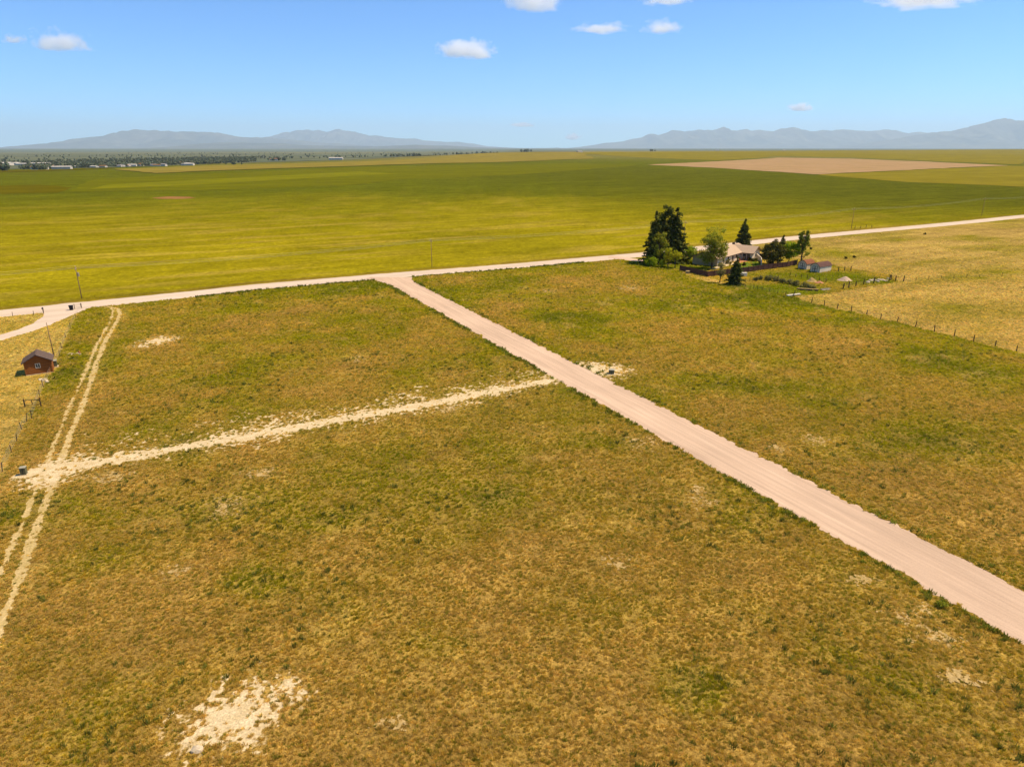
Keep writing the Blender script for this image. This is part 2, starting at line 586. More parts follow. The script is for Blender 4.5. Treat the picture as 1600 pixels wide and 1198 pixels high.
GREENS = [((780, 775), 4, 3, .5), ((1085, 1070), 3, 2.6, .6), ((400, 915), 4.5, 3, .45), ((710, 1000), 4, 2.4, .5), ((345, 795), 5, 4, .35), ((520, 810), 5, 3, .35),
          ((60, 790), 6, 7, .5), ((60, 600), 8, 18, .5), ((1180, 470), 22, 10, .45), ((1400, 500), 25, 5, .35), ((1470, 560), 8, 8, .4), ((860, 490), 9, 8, .3),
          ((1290, 1020), 4, 3, .25), ((560, 450), 24, 12, .35), ((330, 600), 12, 12, .3), ((1110, 600), 8, 6, .3), ((1180, 600), 10, 4, .35), ((1480, 690), 6, 5, .3),
          ((420, 640), 9, 6, .3), ((1350, 1080), 4, 2.5, .2), ((150, 870), 5, 4, .2), ((940, 690), 6, 3, .25), ((640, 700), 8, 5, .2), ((300, 690), 6, 4, .35)]
GREENS = [(*G(*p), rx, ry, s) for p, rx, ry, s in GREENS]


def lerp(a, b, t):
    return a + (b - a) * t[..., None]


def c3(*c):
    return np.array(c, float)


YGREEN = [(G(1215, 450), 10, 6), (G(1250, 455), 6, 5), (G(1300, 433), 9, 6), (G(1345, 437), 7, 5), (G(1045, 413), 9, 9), (G(1085, 411), 8, 12)]
DARK = Gl((960, 262), (1270, 274.5), (1420, 287), (1700, 300), (1700, 318), (1300, 316), (1040, 300), (900, 280))


def zones(x, y):
    """0 meadow, 1 crop beyond the county road, 2 east pasture, 3 west pasture, 4 yard"""
    d, s, a = pdist(x, y, COUNTY, True)
    z = np.zeros(np.shape(x), int)
    e = E_FENCE
    de, se, ae = pdist(x, y, [YARD[3]] + [YARD[4]] + e + [(260, -230)], True)
    z = np.where((se > 0) & (x > 55), 2, z)
    dw, sw, aw = pdist(x, y, [(W_FENCE[0][0] - 2, W_FENCE[0][1] + 8)] + W_FENCE + [(20, -260)], True)
    z = np.where((sw < 0) & (x < 0), 3, z)
    z = np.where(inpoly(x, y, YARD), 4, z)
    z = np.where(s > 0, 1, z)
    return z, d


def tint(x, y):
    """the colour of what grows there (linear)"""
    x, y = np.asarray(x, float), np.asarray(y, float)
    z, dc = zones(x, y)
    n1 = fbm(x / 17, y / 17, 4, 31) - .5
    n2 = fbm(x / 5, y / 5, 4, 32) - .5
    n3 = fbm(x / 60, y / 60, 3, 33) - .5
    g = .26 + .42 * sst(50, 165, y + .12 * x) + 2.0 * n1 + 1.0 * n2
    for gx, gy, rx, ry, s in GREENS:
        g = g + 2.9 * s * np.exp(-(((x - gx) / rx) ** 2 + ((y - gy) / ry) ** 2)) * (.7 + 1.2 * n2)
    g = g + 1.15 * np.exp(-pdist(x, y, YARD[:5]) / 4.5) + .5 * np.exp(-pdist(x, y, E_FENCE) / 4)
    dl, hw = lot_hw(x, y)
    g = g + .25 * np.exp(-np.maximum(dl - hw, 0) / 2.5)
    g = np.clip(g, 0, 1.8)
    col = lerp(c3(.325, .192, .032), c3(.205, .168, .004), np.clip(g, 0, 1))
    col = lerp(col, c3(.105, .108, .004), np.clip(g - 1, 0, .8))
    straw = sst(.14, .34, fbm(x / 3.2, y / 3.2, 4, 41) - .5 + .25 * n1) * .45 + .35 * np.exp(-np.abs(pdist(x, y, TRENCH)) / 4)
    for P in PATCHES:
        straw = straw + (.38 if P[5] else .75) * np.exp(-(((x - P[0]) / (P[2] * 1.25)) ** 2 + ((y - P[1]) / (P[3] * 1.25)) ** 2))
    straw = straw + .35 * np.exp(-(pdist(x, y, RUT_R) / 1.6) ** 2)
    col = lerp(col, c3(.42, .28, .07), np.clip(straw, 0, .75))
    # crop field
    far = sst(230, 780, np.hypot(x, y))
    crop = lerp(np.broadcast_to(c3(.238, .186, .005), col.shape), c3(.094, .097, .002), np.clip(far * 1.05 + .7 * n3 * (1 - .4 * far), 0, 1))
    st = fbm((x * .86 + y * .5) / 42, (-x * .5 + y * .86) / 9, 4, 51) - .5
    crop = lerp(crop, c3(.33, .225, .03), np.clip(st * 2.8 - .10, 0, .6) * (1 - far))
    vg = np.exp(-((dc - 7.0) / 2.2) ** 2)
    crop = lerp(crop, c3(.16, .085, .02), .55 * vg * (.5 + fbm(x / 9, y / 9, 2, 52)))
    dk = sst(-230, 60, sdpoly(x, y, DARK) + 160 * (fbm(x / 260, y / 260, 3, 77) - .5))
    crop = lerp(crop, c3(.080, .080, .001), .85 * dk)
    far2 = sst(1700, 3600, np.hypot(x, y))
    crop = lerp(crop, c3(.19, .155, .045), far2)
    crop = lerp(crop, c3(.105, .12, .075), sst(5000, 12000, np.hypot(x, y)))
    # pastures
    ep = lerp(np.broadcast_to(c3(.40, .255, .058), col.shape), c3(.215, .175, .008),
              np.clip(.26 + 1.8 * (fbm((x * .86 + y * .5) / 30, (-x * .5 + y * .86) / 11, 4, 61) - .5) + .8 * n2 + .35 * np.exp(-dc / 15), 0, 1))
    lines = .5 + .5 * np.sin((x * .89 + y * .45) * 2.4 + 2 * n2)
    wp = lerp(np.broadcast_to(c3(.45, .30, .075), col.shape), c3(.31, .22, .025), np.clip(.25 + 1.3 * n2 + .9 * n1 + .2 * lines, 0, 1))
    yd = lerp(np.broadcast_to(c3(.33, .21, .025), col.shape), c3(.16, .15, .004), np.clip(.40 + 1.6 * n1 + .9 * n2 + sum(1.1 * np.exp(-(((x - a) / p) ** 2 + ((y - b) / q) ** 2)) for (a, b), p, q in YGREEN), 0, 1.1))
    zz = z[..., None]
    col = np.where(zz == 1, crop, np.where(zz == 2, ep, np.where(zz == 3, wp, np.where(zz == 4, yd, col))))
    return np.clip(col, .004, 1)


# ------------------------------------------------------------------ the land
def axis(lo, hi, step, ends, grow=1.13):
    a = list(np.arange(lo, hi + step, step))
    for sgn, end in ((1, ends[1]), (-1, ends[0])):
        s, p = step, a[-1] if sgn > 0 else a[0]
        ext = []
        while (p < end) if sgn > 0 else (p > end):
            s *= grow
            p += sgn * s
            ext.append(p)
        ext[-1] = end
        a = a + ext if sgn > 0 else ext[::-1] + a
    return np.array(a)


def make_ground():
    xs, ys = axis(-150, 210, 1.3, (-84000, 84000)), axis(24, 330, 1.3, (-2500, 84000))
    X, Y = np.meshgrid(xs, ys)
    V = np.column_stack([X.ravel(), Y.ravel(), H(X.ravel(), Y.ravel())])
    idx = np.arange(X.size).reshape(X.shape)
    F = np.stack([idx[:-1, :-1].ravel(), idx[:-1, 1:].ravel(), idx[1:, 1:].ravel(), idx[1:, :-1].ravel()], 1)
    me = npmesh('ground', V, F, M['ground'], True)
    col = np.ones((X.size, 4), np.float32)
    z_, d_ = zones(X.ravel(), Y.ravel())
    tn = tint(X.ravel(), Y.ravel())
    thatch = np.where((z_ == 0), .45, np.where((z_ == 1), 0, .1)) * sst(150, 60, Y.ravel())
    tn[z_ == 1] /= .82
    col[:, :3] = lerp(tn * .82, c3(.33, .195, .046), thatch)
    at = me.color_attributes.new('tint', 'FLOAT_COLOR', 'POINT')
    at.data.foreach_set('color', col.ravel())
    return tag(link('ground', me), 'flat open farmland of meadow, pasture and crop running to the horizon', 'ground', kind='structure')


make_ground()


def struct(o, label, cat):
    return tag(o, label, cat, kind='structure')


struct(iso_sheet('gravel_road', f_lot, (-50, 80, -10, 210), .24, .012, M['gravel']), 'wide pinkish gravel road crossing the meadow diagonally', 'road')
struct(iso_sheet('county_road', f_county, (-330, 620, 90, 760), .8, .008, M['gravel_pale']), 'pale gravel county road running past the farmstead', 'road')
struct(iso_sheet('driveway', f_drive_w, (-190, -95, 80, 175), .4, .016, M['gravel_pale']), 'pale curved driveway leaving the county road beyond the cabin', 'driveway')
struct(iso_sheet('farm_driveway', f_drive_e, (30, 75, 215, 260), .5, .016, M['gravel']), 'short gravel driveway entering the farmstead beside the spruces', 'driveway')
struct(iso_sheet('dirt_track', f_ruts, (-104, -34, 25, 172), .17, .006, M['soil_rut']), 'two worn wheel ruts running through the grass beside the wire fence', 'track')
struct(iso_sheet('trench_scar', f_trench, (-68, 11, 62, 119), .15, .010, M['soil']), 'pale strip of bare soil over a filled trench, joining track and gravel road', 'soil')
dust = lambda f: (lambda x, y: f(x, y) + .10 + .9 * (fbm(x / .22, y / .22, 2, 95) - .42))
struct(iso_sheet('dusty_verge', dust(f_trench), (-68, 11, 62, 119), .13, .0075, M['soil_dull']), 'thin dusty soil fringing the pale trench strip', 'soil')
for i, P in enumerate(PATCHES):
    if not P[5]:
        struct(iso_sheet('dusty_verge', dust(f_patch(P)), (P[0] - 5.5, P[0] + 5.5, P[1] - 5.5, P[1] + 5.5), .10, .0145 + .0001 * i, M['soil_dull']), 'thin dusty soil fringing a bare patch', 'soil')
    o = iso_sheet('soil_patch', f_patch(P), (P[0] - 5.5, P[0] + 5.5, P[1] - 5.5, P[1] + 5.5), .10, .018 + .002 * i, M['soil_dull' if P[5] else 'soil'])
    if o:
        struct(o, 'bare patch of thin soil showing through the meadow grass', 'soil')


def far_sheet(name, poly, mat, z, label, cat, wob=14, res=14, scale=60):
    poly = Gl(*poly)
    xs, ys = [p[0] for p in poly], [p[1] for p in poly]
    o = iso_sheet(name, lambda x, y: sdpoly(x, y, poly) + wob * (fbm(x / scale, y / scale, 3, 71) - .5) * 2,
                  (min(xs) - wob, max(xs) + wob, min(ys) - wob, max(ys) + wob), res, z, mat)
    return struct(o, label, cat)


far_sheet('fallow_field', [(1008, 258.5), (1120, 263), (1275, 273), (1420, 266), (1575, 257.3), (1450, 252.5), (1330, 249.5), (1215, 248.7), (1120, 253.5)], M['plough'], .34,
          'pinkish fallow field lying diamond shaped among green crops', 'field', 8, 12)
far_sheet('pasture_field', [(1277, 273.6), (1420, 285), (1620, 293), (1620, 259), (1578, 257.8), (1420, 266.6)], M['pasture_far'], .2,
          'lighter olive pasture to the right of the fallow field', 'field', 12, 14)
far_sheet('pasture_field', [(905, 246), (1120, 252), (1215, 247.5), (1330, 248.5), (1450, 251.5), (1590, 256), (1640, 240), (1300, 239.5), (1000, 240)], M['pasture_far'], .6,
          'olive pasture rising behind the fallow field to the skyline', 'field', 20, 30, 150)
far_sheet('crop_field', [(108, 300), (150, 280), (345, 271), (560, 262), (905, 256), (1000, 259), (800, 274), (620, 281), (545, 290), (330, 297)], M['crop_green'], .2,
          'long band of fresh green crop beyond the olive field', 'field', 10, 14)
far_sheet('crop_field', [(135, 297), (170, 289), (400, 277), (560, 268.5), (620, 272), (480, 279), (330, 288)], M['crop_bright'], .36,
          'bright yellow green strip inside the fresh green crop', 'field', 8, 12)
far_sheet('crop_field', [(-60, 306), (95, 301), (112, 293), (60, 289), (-60, 292)], M['crop_dark'], .15, 'dark crop strip at the far left edge', 'field', 8, 10)
far_sheet('crop_field', [(-60, 268), (60, 265.5), (190, 258.5), (100, 259.5), (-60, 262)], M['crop_dark'], .7, 'narrow dark field edge in front of the far town', 'field', 6, 12)
far_sheet('straw_hill', [(180, 262), (330, 255), (560, 250.5), (760, 244.5), (905, 244), (930, 250), (780, 255), (600, 258.5), (400, 265), (230, 273)], M['straw_hill'], .8,
          'dry straw coloured rise between the crops and the valley', 'hill', 40, 24, 200)
far_sheet('bare_strip', [(237, 309.5), (262, 307.3), (300, 307.6), (306, 309.6), (280, 311.2), (250, 311.2)], M['red_soil'], .1,
          'narrow strip of reddish bare earth in the crop field', 'soil', 2.5, 3, 15)
far_sheet('valley_floor', [(-300, 258), (180, 256), (330, 250), (560, 247.5), (760, 242), (900, 240.5), (900, 236.5), (-300, 238)], M['vale'], .9,
          'hazy valley floor of small fields beyond the crops', 'land', 60, 70, 400)


# ------------------------------------------------------------------ mountains and air
def mountain(label, sky_pts, D, depth, seed, rough=1.0):
    xs = np.array([p[0] for p in sky_pts], float)
    ys = np.array([p[1] for p in sky_pts], float)
    n, m = 420, 41
    px = np.linspace(xs[0], xs[-1], n)
    py = np.interp(px, xs, ys)
    X0, Z0 = np.zeros(n), np.zeros(n)
    for i in range(n):
        d = ray(px[i], py[i])
        t = D / d[1]
        X0[i], Z0[i] = d[0] * t, CAM_H + d[2] * t
    Z0 = Z0 * (1 + .30 * (fbm(X0 / 1000, X0 * 0 + seed, 4, seed + 3) - .5))
    Z0 = np.maximum(Z0, 0)
    T = np.linspace(-1, 1, m)
    XX = np.repeat(X0[None], m, 0)
    YY = D + T[:, None] * depth + np.zeros((1, n))
    ridge = 1 - np.abs(2 * fbm(XX / 2600, YY / 5200, 5, seed) - 1) * 1.6
    a = np.abs(T)[:, None]
    prof = (1 - a) ** 1.25
    ZZ = Z0[None] * (prof * (1 + rough * (ridge - .75) * np.minimum(a * 3.2, 1)))
    edge = np.abs(T)[:, None] >= .999
    ZZ = np.where(edge, -1.0, ZZ - .5)
    idx = np.arange(n * m).reshape(m, n)
    F = np.stack([idx[:-1, :-1].ravel(), idx[:-1, 1:].ravel(), idx[1:, 1:].ravel(), idx[1:, :-1].ravel()], 1)
    o = link('mountain_range', npmesh('mountain_range', np.column_stack([XX.ravel(), YY.ravel(), ZZ.ravel()]), F, M['forest_hill'], True))
    return struct(o, label, 'mountains')


mountain('broad blue mountain rising on the left behind the town',
         [(-260, 235), (-60, 231.5), (75, 229.5), (100, 226), (140, 216), (165, 210.5), (176, 210), (205, 204.5), (240, 201.3), (262, 203.5), (275, 203), (290, 204), (320, 205),
          (345, 209.5), (390, 215), (430, 215.5), (480, 221), (560, 227), (640, 233)], 50000, 9500, 101)
mountain('pale far range tapering down to the right of the broad mountain',
         [(380, 225), (400, 217), (425, 213), (445, 208), (462, 204.2), (472, 205), (482, 203.8), (500, 202.8), (512, 205), (530, 204.8), (545, 206.5), (570, 211), (600, 215),
          (640, 217.5), (652, 217), (665, 219.2), (700, 221.5), (715, 222), (740, 225), (760, 228.5), (790, 230.5), (830, 233)], 66000, 8000, 102)
mountain('low dark foothills in front of the left mountains',
         [(250, 233), (290, 228), (320, 224.5), (345, 222.8), (400, 224), (440, 223.5), (470, 226.5), (560, 229), (600, 228.5), (650, 226.8), (700, 228), (760, 230.8), (850, 232.2), (870, 231), (890, 233)],
         37000, 4600, 103)
mountain('long jagged blue range along the right skyline',
         [(880, 233), (900, 230.5), (930, 226.5), (945, 224.2), (975, 221), (990, 216.5), (1000, 214), (1015, 210.3), (1025, 211), (1040, 206.5), (1050, 204.5), (1060, 205.5), (1080, 203), (1092, 200.3),
          (1100, 201.5), (1107, 200.5), (1115, 201.3), (1130, 200.3), (1145, 204.2), (1155, 204), (1167, 202), (1175, 203.5), (1187, 200.8), (1200, 202.5), (1210, 203.8), (1222, 202), (1240, 201.2),
          (1252, 204), (1265, 204.3), (1280, 202.6), (1290, 203.8), (1300, 204.5), (1330, 202), (1345, 204.3), (1365, 203.5), (1380, 202.8), (1400, 204.5), (1425, 206.5), (1480, 210), (1560, 216), (1640, 230)],
         62000, 9000, 104)
mountain('rounded mountain at the right edge in front of the jagged range',
         [(1330, 231), (1370, 222), (1400, 215.5), (1430, 211.5), (1450, 208.5), (1490, 202.5), (1510, 199.5), (1530, 195), (1545, 193), (1555, 190), (1570, 188), (1590, 190.5), (1602, 190), (1650, 195), (1720, 207),
          (1850, 217), (2000, 232)], 51000, 9000, 105)

hz = MB().box(-86000, 86000, -2700, 86000, -19, 2450).build('haze', None)
hm, nt, out = new_mat('valley_haze')
pv = nt.nodes.new('ShaderNodeVolumePrincipled')
pv.inputs['Color'].default_value = (.72, .885, 1.0, 1)
pv.inputs['Density'].default_value = 2.0e-5
pv.inputs['Anisotropy'].default_value = 0.1
nt.links.new(pv.outputs[0], out.inputs['Volume'])
hz.data.materials.append(hm)
tag(hz, 'pale blue haze that fades the far mountains', 'haze', kind='stuff')

# ------------------------------------------------------------------ clouds
cm, nt, out = new_mat('cumulus')
tc = nt.nodes.new('ShaderNodeTexCoord')
oi = nt.nodes.new('ShaderNodeObjectInfo')


def math_node(op, a=None, b=None, clamp=False):
    m = nt.nodes.new('ShaderNodeMath')
    m.operation = op
    m.use_clamp = clamp
    for k, s in enumerate((a, b)):
        if s is None:
            continue
        if isinstance(s, (int, float)):
            m.inputs[k].default_value = s
        else:
            nt.links.new(s, m.inputs[k])
    return m.outputs[0]


ln = nt.nodes.new('ShaderNodeVectorMath')
ln.operation = 'LENGTH'
nt.links.new(tc.outputs['Object'], ln.inputs[0])
no = nt.nodes.new('ShaderNodeTexNoise')
no.noise_dimensions = '4D'
no.inputs['Scale'].default_value = 1.7
no.inputs['Detail'].default_value = 5
no.inputs['Roughness'].default_value = .6
mp = nt.nodes.new('ShaderNodeMapping')
mp.inputs['Scale'].default_value = (1.5, 1.5, .8)
nt.links.new(tc.outputs['Object'], mp.inputs[0])
nt.links.new(mp.outputs[0], no.inputs['Vector'])
nt.links.new(math_node('MULTIPLY', oi.outputs['Random'], 50.0), no.inputs['W'])
sx = nt.nodes.new('ShaderNodeSeparateXYZ')
nt.links.new(tc.outputs['Object'], sx.inputs[0])
base = math_node('SUBTRACT', 0.62, ln.outputs['Value'])
flat = math_node('MULTIPLY', math_node('MINIMUM', math_node('ADD', sx.outputs['Z'], .30), 0.0), 2.0)
dens = math_node('ADD', math_node('ADD', base, math_node('MULTIPLY', math_node('SUBTRACT', no.outputs[0], .5), 2.6)), flat)
dens = math_node('MULTIPLY', math_node('MAXIMUM', dens, 0.0), .010)
cv = nt.nodes.new('ShaderNodeVolumePrincipled')
cv.inputs['Color'].default_value = (.99, .99, 1, 1)
cv.inputs['Anisotropy'].default_value = 0.3
nt.links.new(dens, cv.inputs['Density'])
nt.links.new(cv.outputs[0], out.inputs['Volume'])
cm.cycles.volume_step_rate = 1.0
bm = bmesh.new()
bmesh.ops.create_icosphere(bm, subdivisions=3, radius=1.0)
cme = bpy.data.meshes.new('cloud')
bm.to_mesh(cme)
bm.free()
cme.materials.append(cm)
CLOUDS = [((94, 68), 92, 38, 3300, 'bright humped cloud floating at the upper left'), ((22, 63), 40, 16, 3300, 'faint small wisp beside the humped upper left cloud'),
          ((730, 81), 100, 32, 3300, 'flat lens shaped cloud left of the centre top'), ((834, 2), 100, 46, 3300, 'puffy cloud cut by the top edge, left of the centre group'),
          ((938, 46), 90, 17, 3300, 'thin stretched wisp of cloud beneath the cut top clouds'), ((1034, 45), 72, 23, 3300, 'small cloud with one round bulge on its right end'),
          ((1042, 0), 90, 26, 3300, 'ragged cloud cut by the top edge above the bulged cloud'), ((1450, -2), 190, 30, 3300, 'long cloud cut by the top edge at the far right'),
          ((1250, 169), 44, 15, 3300, 'tiny cloud above the jagged right range'), ((895, 215), 30, 13, 0, 'tiny cloud sitting low in the gap between the ranges'),
          ((815, 196), 50, 8, 3300, 'faint low wisp above the gap between the ranges')]
for (px, py), wpx, hpx, alt, label in CLOUDS:
    d = ray(px, py)
    t = (alt - CAM_H) / d[2] if alt else 100000 / d[1]
    if t * d[1] > 95000:
        t = 95000 / d[1]
    sc = t / FPX
    o = link('cloud', cme)
    o.location = (d[0] * t, d[1] * t, CAM_H + d[2] * t)
    o.scale = (wpx * sc * .62, wpx * sc * .45, hpx * sc * .72)
    tag(o, label, 'cloud', 'small clouds in the sky')


# ------------------------------------------------------------------ trees and plants
def leaf_mesh(name, P, N, size, tone, mat, rs, aspect=1.0):
    """leaf faces: quads at P, roughly facing N with jitter, tone per leaf"""
    n = len(P)
    N = N + rs.normal(0, .55, (n, 3))
    N /= np.linalg.norm(N, axis=1, keepdims=True) + 1e-9
    A = rs.normal(0, 1, (n, 3))
    U = np.cross(N, A)
    U /= np.linalg.norm(U, axis=1, keepdims=True) + 1e-9
    W = np.cross(N, U)
    s = (size * rs.uniform(.6, 1.35, n))[:, None] * .5
    V = np.stack([P - U * s * aspect, P - W * s * .8, P + U * s * aspect, P + W * s * .8], 1).reshape(-1, 3)
    F = np.arange(4 * n).reshape(-1, 4)
    me = npmesh(name, V, F, mat)
    col = np.ones((4 * n, 4), np.float32)
    col[:, :3] = np.repeat(tone, 4)[:, None]
    hue = np.repeat(rs.uniform(.85, 1.18, n), 4)
    col[:, 0] *= hue
    at = me.color_attributes.new('tint', 'FLOAT_COLOR', 'POINT')
    at.data.foreach_set('color', col.ravel())
    return me


def leafy_tree(name, loc, h, w, mat, label, cat='tree', seed=1, base=.18, lobes=None, clusters=60, leaves=70, leaf=.34, spread=.16, trunk_r=.022, limbs=7, group=None, gap=.0, top=1.0, rz=0):
    """broad-leaved tree: trunk with limbs, crown of leaf clumps; lobes are (dx, dy, z, r) as shares of w and h"""
    rs = np.random.default_rng(seed)
    root = empty(name, (loc[0], loc[1], 0), rz)
    lobes = lobes or [(0, 0, .62, 1.0)]
    tb = MB()
    th = h * .80
    bend = rs.normal(0, .02, (5, 2)) * h
    pts = [(bend[k][0] * k / 4, bend[k][1] * k / 4, th * k / 4 - (.15 if k == 0 else 0)) for k in range(5)]
    tb.tube(pts, [trunk_r * h * (1 - .2 * k) * (1.35 if k == 0 else 1) for k in range(5)], 7)
    cl = []
    for i in range(clusters):
        lx, ly, lz, lr = lobes[i % len(lobes)]
        d = rs.normal(0, 1, 3)
        d /= np.linalg.norm(d)
        q = rs.uniform(.25, 1) ** .55
        hz_ = (top - base) * .5
        c = np.array([lx * w + d[0] * q * w * .5 * lr, ly * w + d[1] * q * w * .5 * lr, h * lz + d[2] * q * h * hz_ * lr * .95])
        c[2] = np.clip(c[2], h * base, h * .99)
        cl.append(c)
    cl = np.array(cl)
    for k in range(limbs):
        c = cl[(k * 7) % len(cl)]
        z0 = min(c[2] * rs.uniform(.35, .7), th * .9)
        p0 = Vector((0, 0, z0))
        p2 = Vector(c)
        p1 = (p0 + p2) * .5 + Vector((0, 0, -.03 * h))
        r = trunk_r * h * .42
        tb.tube([p0, p1, p2], [r, r * .65, r * .25], 5)
    tb.build('trunk', M['bark'], root, True)
    P, N, T = [], [], []
    for c in cl:
        n = int(leaves * rs.uniform(.6, 1.3))
        d = rs.normal(0, 1, (n, 3)) * np.array([1, 1, .75])
        d *= (rs.uniform(0, 1, n) ** .4 / (np.linalg.norm(d, axis=1) + 1e-9))[:, None]
        P.append(c + d * w * spread * rs.uniform(.7, 1.2))
        N.append(d + np.array([0, 0, .6]))
        T.append(np.full(n, rs.uniform(.72, 1.28)) * rs.uniform(.8, 1.2, n))
    P, N, T = np.concatenate(P), np.concatenate(N), np.concatenate(T)
    P[:, 2] = np.maximum(P[:, 2], .15)
    link('crown', leaf_mesh('crown', P, N, leaf, T, mat, rs), None, root)
    return tag(root, label, cat, group)


def spruce(name, loc, h, r, label, seed=1, mat='needle', skirt=.05, power=.85, levels=30, per=10, leaf=.5, lean=0, group=None, ragged=.25, bare=0):
    rs = np.random.default_rng(seed)
    root = empty(name, (loc[0], loc[1], 0), 0)
    MB().tube([(0, 0, -.15), (0, 0, h * .5), (0, 0, h * .99)], [.020 * h, .012 * h, .01], 7).build('trunk', M['bark'], root, True)
    P, N, T, B = [], [], [], MB()
    for k in range(levels):
        u = (k + rs.uniform(-.3, .3)) / (levels - 1)
        z = h * (skirt + (1 - skirt) * np.clip(u, 0, 1))
        rad = r * (1 - np.clip(u, 0, 1)) ** power + .03 * h * .3
        a0 = rs.uniform(0, 6.28)
        for b in range(per if u < .8 else max(4, per // 2)):
            a = a0 + 6.283 * b / per + rs.normal(0, .18)
            L = rad * rs.uniform(1 - 2 * ragged, 1 + ragged * .6)
            droop = .28 + .15 * rs.normal()
            m = max(3, int(L / (leaf * .33)))
            s = np.linspace(.12, 1, m)
            x, y = np.cos(a) * L * s, np.sin(a) * L * s
            zz = z + (-droop * L * s + .22 * droop * L * s ** 2 * 2.2)
            wid = (.26 * L * (1 - s) + .10)[:, None]
            j = 2 if u < .75 else 1
            for q in range(j):
                off = rs.normal(0, 1, (m, 3)) * wid * .55 * np.array([1, 1, .35])
                P.append(np.stack([x, y, np.maximum(zz, .12)], 1) + off)
                N.append(np.tile(np.array([np.cos(a) * .5, np.sin(a) * .5, .75]), (m, 1)))
                T.append(rs.uniform(.55, .9) + .55 * s ** 2 * rs.uniform(.5, 1.2, m))
            if b % 2 == 0 and u < .9:
                B.tube([(0, 0, z), (np.cos(a) * L * .8, np.sin(a) * L * .8, max(.1, z - droop * L * .55))], [.012 * h * (1 - .7 * u), .01], 4, False)
    P, N, T = np.concatenate(P), np.concatenate(N), np.concatenate(T)
    P[:, 2] = np.maximum(P[:, 2], .1)
    tag(B.build('branches', M['bark'], root), kind='stuff')
    link('crown', leaf_mesh('crown', P, N, leaf, T, M[mat], rs, 1.25), None, root)
    return tag(root, label, 'tree', group)


def PX(px, py):
    return G(px, py)


# the tall group at the left of the farmstead
spruce('spruce_tree', G(1021, 411), 17.5, 4.6, 'tall dark spruce at the left end of the farmstead tree group', 1, levels=34, per=12, leaf=.75, ragged=.3)
leafy_tree('pine_tree', G(1033, 409), 19.0, 7.8, M['needle'], 'tallest dark bushy pine in the farmstead tree group', 'tree', 2, .22, [(0, 0, .62, 1), (-.12, 0, .45, .85), (.05, 0, .76, .75)], 90, 80, .55, .17)
spruce('spruce_tree', G(1053, 409.5), 18.5, 4.9, 'tall dark spruce at the right of the tree group, beside the driveway end', 3, levels=34, per=12, leaf=.75, power=.6, ragged=.3)
leafy_tree('cottonwood_tree', G(1029, 413), 10.5, 5.6, M['leaf_mid'], 'dull green leafy tree growing in front of the tall dark spruces', 'tree', 4, .12, clusters=45, leaves=60, leaf=.42, spread=.17)
leafy_tree('shrub', G(1017, 415), 3.2, 4.6, M['leaf_green'], 'low green shrub at the foot of the left spruce', 'shrub', 5, .08, [(0, 0, .5, 1)], 26, 60, .38, .2, limbs=3)
leafy_tree('yellow_green_tree', G(1043.5, 417), 6.6, 3.2, M['leaf_yellow'], 'slim yellow green tree left of its twin before the spruces', 'tree', 6, .22, clusters=28, leaves=55, leaf=.38, spread=.2)
leafy_tree('yellow_green_tree', G(1054.5, 418.5), 7.0, 3.6, M['leaf_yellow'], 'yellow green tree right of its twin, near the fence end', 'tree', 7, .28, clusters=28, leaves=45, leaf=.38, spread=.2)
leafy_tree('shrub', G(1035.5, 417), 2.6, 2.6, M['leaf_yellow'], 'yellow green shrub left of the slim young trees', 'shrub', 8, .08, [(0, 0, .5, 1)], 18, 50, .36, .22, limbs=3)
leafy_tree('shrub', G(1072, 408), 5.6, 6.0, M['leaf_green'], 'rounded bright green bush between the spruces and the house', 'shrub', 9, .08, [(0, 0, .5, 1), (.3, 0, .6, .7)], 38, 65, .42, .17, limbs=4)
leafy_tree('cottonwood_tree', G(1112, 419.5), 13.4, 9.0, M['leaf_mid'], 'large round headed green tree in front of the house', 'tree', 10, .20,
           [(0, 0, .72, .95), (.08, .05, .62, .9), (-.2, -.05, .35, .65), (.2, .1, .45, .7)], 105, 75, .40, .125, limbs=12, gap=.2)
spruce('spruce_tree', G(1160.5, 385), 10.8, 3.5, 'lone dark conical spruce standing behind the house roof', 11, levels=28, per=12, leaf=.62, power=.75)
spruce('spruce_tree', G(1148, 444.5), 8.3, 2.9, 'small dark spruce standing outside the board fence', 12, levels=24, per=11, leaf=.5, power=.85)
leafy_tree('slender_tree', G(1124.5, 441.5), 6.6, 2.3, M['leaf_dull'], 'slender thin tree standing outside the board fence corner', 'tree', 13, .22, [(0, 0, .62, 1)], 20, 34, .32, .26, limbs=6)
leafy_tree('juniper_tree', G(1206, 413.5), 8.6, 7.6, M['needle_olive'], 'dense dark round juniper behind the board fence', 'tree', 14, .06, [(0, 0, .5, 1)], 90, 75, .42, .15, top=1.0)
spruce('spruce_tree', G(1221, 399), 7.4, 2.2, 'small spruce top showing above the round juniper', 15, levels=20, per=10, leaf=.5)
leafy_tree('ash_tree', G(1232, 412), 8.2, 7.2, M['leaf_green'], 'fresh green tree between the juniper and the poplar', 'tree', 16, .1, [(0, 0, .52, 1), (.1, 0, .6, .9)], 62, 70, .42, .15)
leafy_tree('poplar_tree', G(1251, 413.5), 13.0, 4.6, M['leaf_mid'], 'tall narrow poplar beside the garden sheds', 'tree', 17, .1,
           [(-.18, 0, .45, .62), (-.2, 0, .76, .34), (.2, 0, .74, .32), (.24, 0, .38, .6), (-.2, 0, .62, .4), (.2, 0, .6, .4)], 110, 45, .36, .12, limbs=16)
